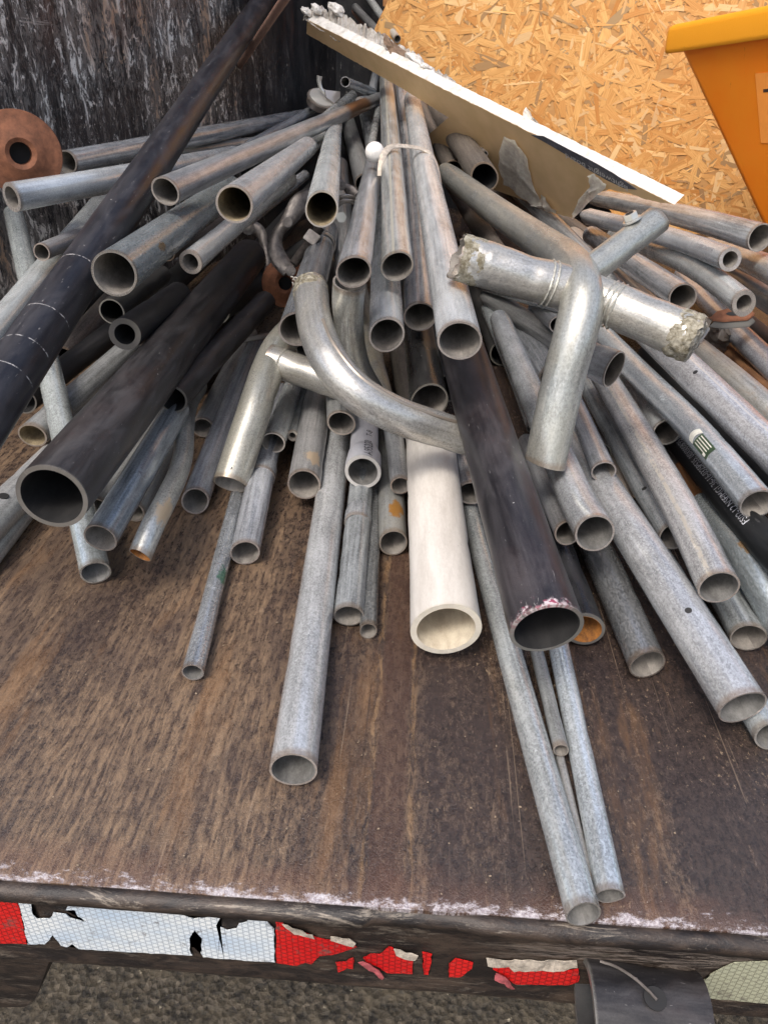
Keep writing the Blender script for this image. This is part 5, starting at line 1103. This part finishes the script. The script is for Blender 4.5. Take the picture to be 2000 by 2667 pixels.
# clear plastic scrap on R11/R24
c = path.surf(.055, -.0165, r)
# ------------------------------------------------------------------ details on welded tubes
def wchild(key, nm, me, mats, **k):
    p_ = WELDS[key]; return link(nm, local(me, p_.location), mats, p_, **k)
weldm = plain('weld bead', (.55, .53, .46), .4, .6, .35, 260, .6)
def weld_ring(key, pid, s0, rk=1.02, tilt=0., wd=.0016):
    path, r = PP[pid]; c, t, e1, e2 = path.at(s0); pts = []
    n = 34
    bm = bmesh.new(); rings = []
    for i in range(n):
        a = 2*math.pi*i/n
        d = e1*math.cos(a)+e2*math.sin(a)
        p = c+d*r*rk+t*(tilt*r*math.cos(a))
        w_ = wd*(1+.3*math.sin(i*2.3))
        rings.append([bm.verts.new(p+(d*math.cos(b)+t*math.sin(b))*w_) for b in (0, 1.57, 3.14, 4.71)])
    for i in range(n):
        A, B = rings[i], rings[(i+1) % n]
        for j in range(4): bm.faces.new((A[j], A[(j+1) % 4], B[(j+1) % 4], B[j]))
    return wchild(key, 'weld_seam', from_bm(bm), [weldm])
for pid, ds in (('P3b', (.006, .011)), ('P3c', (.004, .009, .014))):
    L_ = PP[pid][0].L
    for d in ds: weld_ring('P3', pid, L_-r_off-d if False else L_-.020-d, 1.01, 0, .0011)
weld_ring('P2', 'P2b', .022, 1.01)
# molten zinc crust on the torn arms
def crust(key, pid, s0, s1, seed, amp=.004, th=0):
    path, r = PP[pid]; bm = bmesh.new(); g = []; nu, nv = 70, 22
    for i in range(nu):
        a = 2*math.pi*i/nu; row = []
        for j in range(nv+1):
            f = j/nv; s = s0+(s1-s0)*f
            q = MN.noise(Vector((math.cos(a)*3, math.sin(a)*3, s*150+seed)))+.8*MN.noise(Vector((math.cos(a)*9, math.sin(a)*9, s*330+seed)))
            edge = min(1, f*5+.3)*min(1, (1-f)*4)
            hgt = .0004+amp*max(0, q*.8+.25)*edge-.0018*(1-min(1, (1-f)*3.5))-(.001 if q < -.5 else 0)
            c, t, e1, e2 = path.at(s); row.append(bm.verts.new(c+(e1*math.cos(a)+e2*math.sin(a))*(r+hgt)+t*(.003*q*(1-f))))
        g.append(row)
    for i in range(nu):
        for j in range(nv): bm.faces.new((g[i][j], g[(i+1) % nu][j], g[(i+1) % nu][j+1], g[i][j+1]))
    t = NT('crusted zinc'); o_ = t.obj(); a_ = t.noise(o_, 180, 6, .75)
    t.bump(a_, .5, .0009)
    cm = t.fin(t.mix(t.ramp(a_, .35, .65), (.13, .11, .07), (.36, .33, .26)), .85, .1)
    cm.node_tree.nodes['Principled BSDF'].inputs['Specular IOR Level'].default_value = .15
    return wchild(key, 'zinc_crust', from_bm(bm), [cm], angle=60)
crust('P3', 'P3b', .002, .030, 1.3, .0006); crust('P3', 'P3c', -.0005, .026, 4.1, .0024); crust('P1', 'P1a', .001, .026, 8.7, .0012)
# ragged lump filling the torn arm end
path, r = PP['P3c']; c, t_, e1, e2 = path.at(0); bm = bmesh.new(); bmesh.ops.create_icosphere(bm, subdivisions=5, radius=1)
for v in bm.verts:
    q = v.co.copy(); d = 1+.16*MN.noise(q*2.2)+.12*MN.noise(q*5)+.03*MN.noise(q*11)
    v.co = c+e1*q.x*r*.94*d+e2*q.y*r*.94*d+t_*(q.z*.0045*d+.0005+.0015*MN.noise(q*4))
t = NT('torn zinc sheet'); o_ = t.obj(); a_ = t.noise(o_, 150, 6, .75); t.bump(a_, .8, .002)
wchild('P3', 'torn_metal', from_bm(bm), [t.fin(t.mix(t.ramp(a_, .38, .64), (.13, .115, .09), (.44, .41, .34)), .6, .3)], angle=14)
# stray torn fibres at the curved tube mouth
path, r = PP['P1a']; rr = random.Random(4)
fm = plain('torn pale rim', (.62, .57, .48), .7, .1, .2, 300)
for k in range(4):
    a = rr.uniform(-1.6, 1.9); c, t_, e1, e2 = path.at(.001); p = c+(e1*math.cos(a)+e2*math.sin(a))*r
    q = p+Vector((rr.uniform(-1, 1), rr.uniform(-.3, .3), rr.uniform(-.6, .9)))*.006
    wchild('P1', 'torn_sliver', sweep([p, p.lerp(q, .5)+Vector((0, 0, .002)), q], .0011, .0007, 6, 8), [fm])
# ridge along the bend
rp = [path.surf(path.L*f, r*.35, r+.0002) for f in (.30, .42, .55, .68, .8, .93)]
wchild('P1', 'fold_ridge', sweep(rp, .0013, .0018, 8, 30), [M['warm']])
# hexagon nut on the bolted branch
path, r = PP['P3d']; c, t_, e1, e2 = path.at(path.L*.27); d = (e1*.25-e2*.97).normalized()
c2 = c+d*r
if True:
    best = None
    for sg in (1, -1):
        dd = (e1*.35+e2*.94*sg).normalized()
        if best is None or dd.z > best[0]: best = (dd.z, dd)
    d = best[1]; c2 = c+d*r
nm = galv('nut zinc', .35, .65, .55, .3, rims=False, tint=(1, .98, .9))
wchild('P3', 'washer', ngon_cyl(c2+d*.0012, d, .0098, .0022, 24, .0004), [nm])
nut = wchild('P3', 'hex_nut', ngon_cyl(c2+d*.0055, d, .0078, .0065, 6, .0005), [nm], angle=25)
wchild('P3', 'bolt_hole', ngon_cyl(c2+d*.0090, d, .0042, .0004, 20), [HM], smooth=False)
# hole at the elbow's cut end
path, r = PP['P2a']; c = path.surf(.013, .006, r); nrm = (c-path.at(.013)[0]).normalized()
wchild('P2', 'drilled_hole', ngon_cyl(c-nrm*.0001, nrm, .0022, .0008, 14), [HM], smooth=False)
# ------------------------------------------------------------------ fittings among the pipes
FD = M['blackbrown']
cast = plain('dark cast iron', (.13, .115, .105), .45, .5, .45, 120, .5)
rustm = plain('rust red iron', (.20, .078, .038), .8, .1, .35, 55, .7)
def disc_flange(nm, c, aim, R0, rh, label, thick=.012, ring=True):
    c = Vector(c); ax = (Vector(aim)-c).normalized(); q = ax.to_track_quat('Z', 'Y').to_matrix().to_4x4(); mt = Matrix.Translation(c) @ q
    prof = [(rh, -.03), (rh, .008), (rh+.006, .012), (rh+.012, .010), (rh+.020, .003), (R0-.006, 0), (R0-.001, -.001), (R0, -.004), (R0, -thick), (R0-.004, -thick-.002), (rh+.01, -thick-.002), (rh+.008, -.03)]
    bm = bmesh.new(); n = 64; rs = []
    for i in range(n):
        a = 2*math.pi*i/n; wv = 1+.006*math.sin(a*3+1)
        rs.append([bm.verts.new(mt @ Vector((p[0]*wv*math.cos(a), p[0]*wv*math.sin(a), p[1]))) for p in prof])
    for i in range(n):
        A, B = rs[i], rs[(i+1) % n]
        for j in range(len(prof)): jj = (j+1) % len(prof); bm.faces.new((A[j], A[jj], B[jj], B[j]))
    e = empty(nm, c, label, 'flange')
    link('flange_plate', local(from_bm(bm), c), [rustm], e)
    link('hub_shadow', local(ngon_cyl(mt @ Vector((0, 0, -.022)), ax, rh+.002, .002, 24), c), [HM], e, smooth=False)  # added black disc painting the shade in the hub hole
    for k in range(4):
        a = R(35+90*k); p = mt @ Vector((R0*.72*math.cos(a), R0*.72*math.sin(a), .0004))
        link('bolt_hole', local(ngon_cyl(p, ax, .0055, .0010, 18), c), [HM if k % 2 else cast], e, smooth=False)
    return e
disc_flange('rusty_flange', FLANGE_C, (0.05, .1, .42), .0575, .0150, 'round orange-rusted flange with a hub hole leaning by the dark wall')
disc_flange('rusty_flange', FLANGE2_C, (0.0, .2, .5), .042, .012, 'small rust-red disc buried behind the dark scaffold coupler')
# white ball
c = Vector(BALL_C); bm = bmesh.new(); bmesh.ops.create_uvsphere(bm, u_segments=32, v_segments=20, radius=.0158)
for v in bm.verts: v.co *= 1+.02*MN.noise(v.co*90)
for v in bm.verts:
    d = (v.co-Vector((.004, -.014, -.003))).length
    if d < .004: v.co *= .93
tag(link('ball', from_bm(bm), [plain('chalky white plastic', (.72, .69, .64), .7, 0, .12, 160)], loc=c), 'chalky white ball sitting on the pipes beside the strap', 'ball')
# strap
c = Vector(STRAP[0]); me = local(sweep(STRAP, .0020, .0055, 10, 50), c)
tag(link('metal_strap', me, [plain('beige punched strap', (.44, .38, .31), .6, .2, .3, 200)], loc=c), 'thin beige strap arched over the centre pipes', 'strap')
# couplers
def coupler(nm, pts, label, wa=.010, wb=.007, rivets=(), group='scaffold couplers among the pipes', grow=None):
    c = Vector(pts[0]); e = empty(nm, c, label, 'coupler', group)
    link('coupler_arm', local(sweep(pts, lambda t: wb, lambda t: wa*(1+.25*math.sin(t*9)), 12, 40), c), [cast], e)
    for r_ in rivets:
        p = Vector(r_); ax = (CAMP-p).normalized()
        link('rivet', local(ngon_cyl(p+ax*.006, ax, .0085, .010, 20, .0015), c), [cast], e)
    return e
ea = coupler('scaffold_coupler', COUPLER_A, 'dark forged scaffold coupler with a threaded bolt and square nut in the gap', .0125, .009, COUPLER_A_RIVETS)
c0 = Vector(COUPLER_A[0]); b0, b1, b2 = [Vector(p) for p in COUPLER_A_BOLT]
pa_ = Path([b0, b2], 60); bm = bmesh.new(); rs = []
n = 120
for i in range(n+1):
    s = pa_.L*i/n; cc, t_, e1, e2 = pa_.at(s); rad_ = .0072*(1+(.10 if i % 2 else -.06))
    rs.append([bm.verts.new(cc+(e1*math.cos(2*math.pi*k/14)+e2*math.sin(2*math.pi*k/14))*rad_) for k in range(14)])
for A, B in zip(rs, rs[1:]):
    for i in range(14): bm.faces.new((A[i], A[(i+1) % 14], B[(i+1) % 14], B[i]))
bolt = link('threaded_bolt', local(from_bm(bm), c0), [cast], ea)
ax = (b2-b0).normalized()
link('square_nut', local(ngon_cyl(b1, ax, .0155, .019, 4, .0012), c0), [plain('worn nut steel', (.20, .185, .17), .45, .6, .3, 90)], bolt, angle=25)
eb = coupler('scaffold_coupler', COUPLER_B, 'curved dark coupler jaw with an eye bolt beside the end of the black pipe', .010, .008)
cb = Vector(COUPLER_B[0]); ev = Vector(COUPLER_B_EYE[0]); ax = (CAMP-ev).normalized()
link('eye_bolt', local(ngon_cyl(ev, ax, .0125, .014, 24, .002), cb), [cast], eb)
link('bolt_head', local(ngon_cyl(ev+ax*.010, ax, .0058, .008, 6, .001), cb), [FD], eb)
coupler('scaffold_coupler', COUPLER_C, 'rust-edged coupler arm with a round pin above the clamp bands', .009, .006, [COUPLER_C_RIVET[0]])
cc0 = Vector(CLAMP_BANDS[0][0]); ec = empty('pipe_clamp', cc0, 'two shiny clamp bands with a small wing nut around the shaded upright pipe', 'clamp')
for bnd in CLAMP_BANDS: link('clamp_band', local(sweep(bnd, .0022, .0040, 10, 24), cc0), [M['spangle']], ec)
p = Vector(WINGNUT)
link('wing_nut', local(ngon_cyl(p, (CAMP-p), .009, .008, 6, .001), cc0), [nm], ec)
# lid with lever
c = Vector(LID_C); e = empty('lever_lid', c, 'round zinc lid with a wing lever lying on the pipe heap against the wall', 'lid')
ax = Vector((.32, -.45, .84)).normalized()
link('lid_disc', local(ngon_cyl(c, ax, .042, .020, 40, .002), c), [M['galv']], e)
link('lid_rim', local(ngon_cyl(c+ax*.011, ax, .036, .004, 40, .001), c), [nm], e)
p0 = c+ax*.016
lev = link('lever', local(sweep([p0+Vector((.005, 0, .004)), p0+Vector((-.006, 0, .018)), p0+Vector((-.010, 0, .034)), p0+Vector((-.008, 0, .046))], lambda t: .003+.002*t, lambda t: .0035+.0045*t, 10, 16), c), [nm], e)
link('latch_plate', local(prism([p0+Vector((.004, -.006, .012)), p0+Vector((.046, .004, .008)), p0+Vector((.046, 0, -.008)), p0+Vector((.030, -.010, -.020)), p0+Vector((.008, -.012, -.006))], ax*.004, .001), c), [M['spangle']], e, angle=25)
# crumpled sheet
c = Vector(CRUMPLE)
def fn(u, v): return c+Vector(((u-.5)*.055, .010*math.sin(u*7)+.018*(v-.5), .004+(1-v)*.030+.006*math.sin(u*9+v*3)))
tag(link('crumpled_sheet', local(crumple(fn, 9, 7, .007, 3.), c), [M['galvdark']], loc=c, smooth=False), 'small crumpled grey metal scrap peeking out beside the long lone pipe', 'metal scrap')
c2_ = Vector(JUNK_C)
def fn(u, v): return c2_+Vector(((u-.5)*.055, .02*v, (.5-v)*.04-(u-.5)*.02))
tag(link('crushed_foil', local(crumple(fn, 10, 8, .010, 11.), c2_), [M['galvlight']], loc=c2_, smooth=False), 'crushed pale foil scrap behind the torn end of the welded cross', 'metal scrap')
# slotted rusty plate
c = Vector(PLATE_C); e = empty('slotted_plate', c, 'rusty plate with an oval slot wedged across a pipe', 'plate')
rx = Vector((.985, .05, .05)).normalized(); up_ = Vector((0, .75, .66)).normalized()
def pl(a, b): return c+rx*a+up_*b
outl = [pl(-.033, -.006), pl(-.020, .006), pl(.0, .011), (pl(.030, .008)), pl(.036, 0), pl(.026, -.008), pl(-.01, -.010)]
link('plate_body', local(prism(outl, (0, 0, -.004), .0008), c), [rustm], e, angle=25)
link('plate_body', local(prism([p+Vector((.002, -.004, -.010)) for p in outl], (0, 0, -.003), .0008), c), [M['blackdeep']], e, angle=25)
bm = bmesh.new(); vv = [bm.verts.new(c+rx*(.004+.011*math.cos(a))+up_*(.0035*math.sin(a))+Vector((0, -.0006, .0006))) for a in [2*math.pi*i/24 for i in range(24)]]; bm.faces.new(vv)
link('slot', local(from_bm(bm), c), [HM], e, smooth=False)
# narrow flat sliver
c = Vector(SLIVER[0])
tag(link('metal_strip', local(sweep(SLIVER, .0035, .005, 8, 20), c), [M['galvlight']], loc=c), 'pale thin strip caught beneath the dark pipe above the welded elbow', 'strip')

# ------------------------------------------------------------------ grit lying on the deck
rr = random.Random(12); bm = bmesh.new()
for k in range(420):
    x = rr.uniform(-.75, .75); y = .290+rr.random()**1.3*.75; s = rr.uniform(.0003, .0008)*(1.8 if rr.random() < .05 else 1)
    m_ = Matrix.Translation((x, y, s*.4)) @ Matrix.Rotation(rr.uniform(0, 6), 4, 'Z') @ Matrix.Diagonal((s*rr.uniform(.7, 2), s, s*.6, 1))
    q = bmesh.ops.create_icosphere(bm, subdivisions=1, radius=1, matrix=m_)
    for v in q['verts']: v.co += Vector((rr.uniform(-1, 1), rr.uniform(-1, 1), 0))*s*.3
g_ = link('grit', from_bm(bm), [plain('pale grit', (.24, .18, .12), .9, 0, .5, 400)], smooth=False)
g_['kind'] = 'stuff'; g_['label'] = 'scattered specks of grit and flakes on the truck deck'
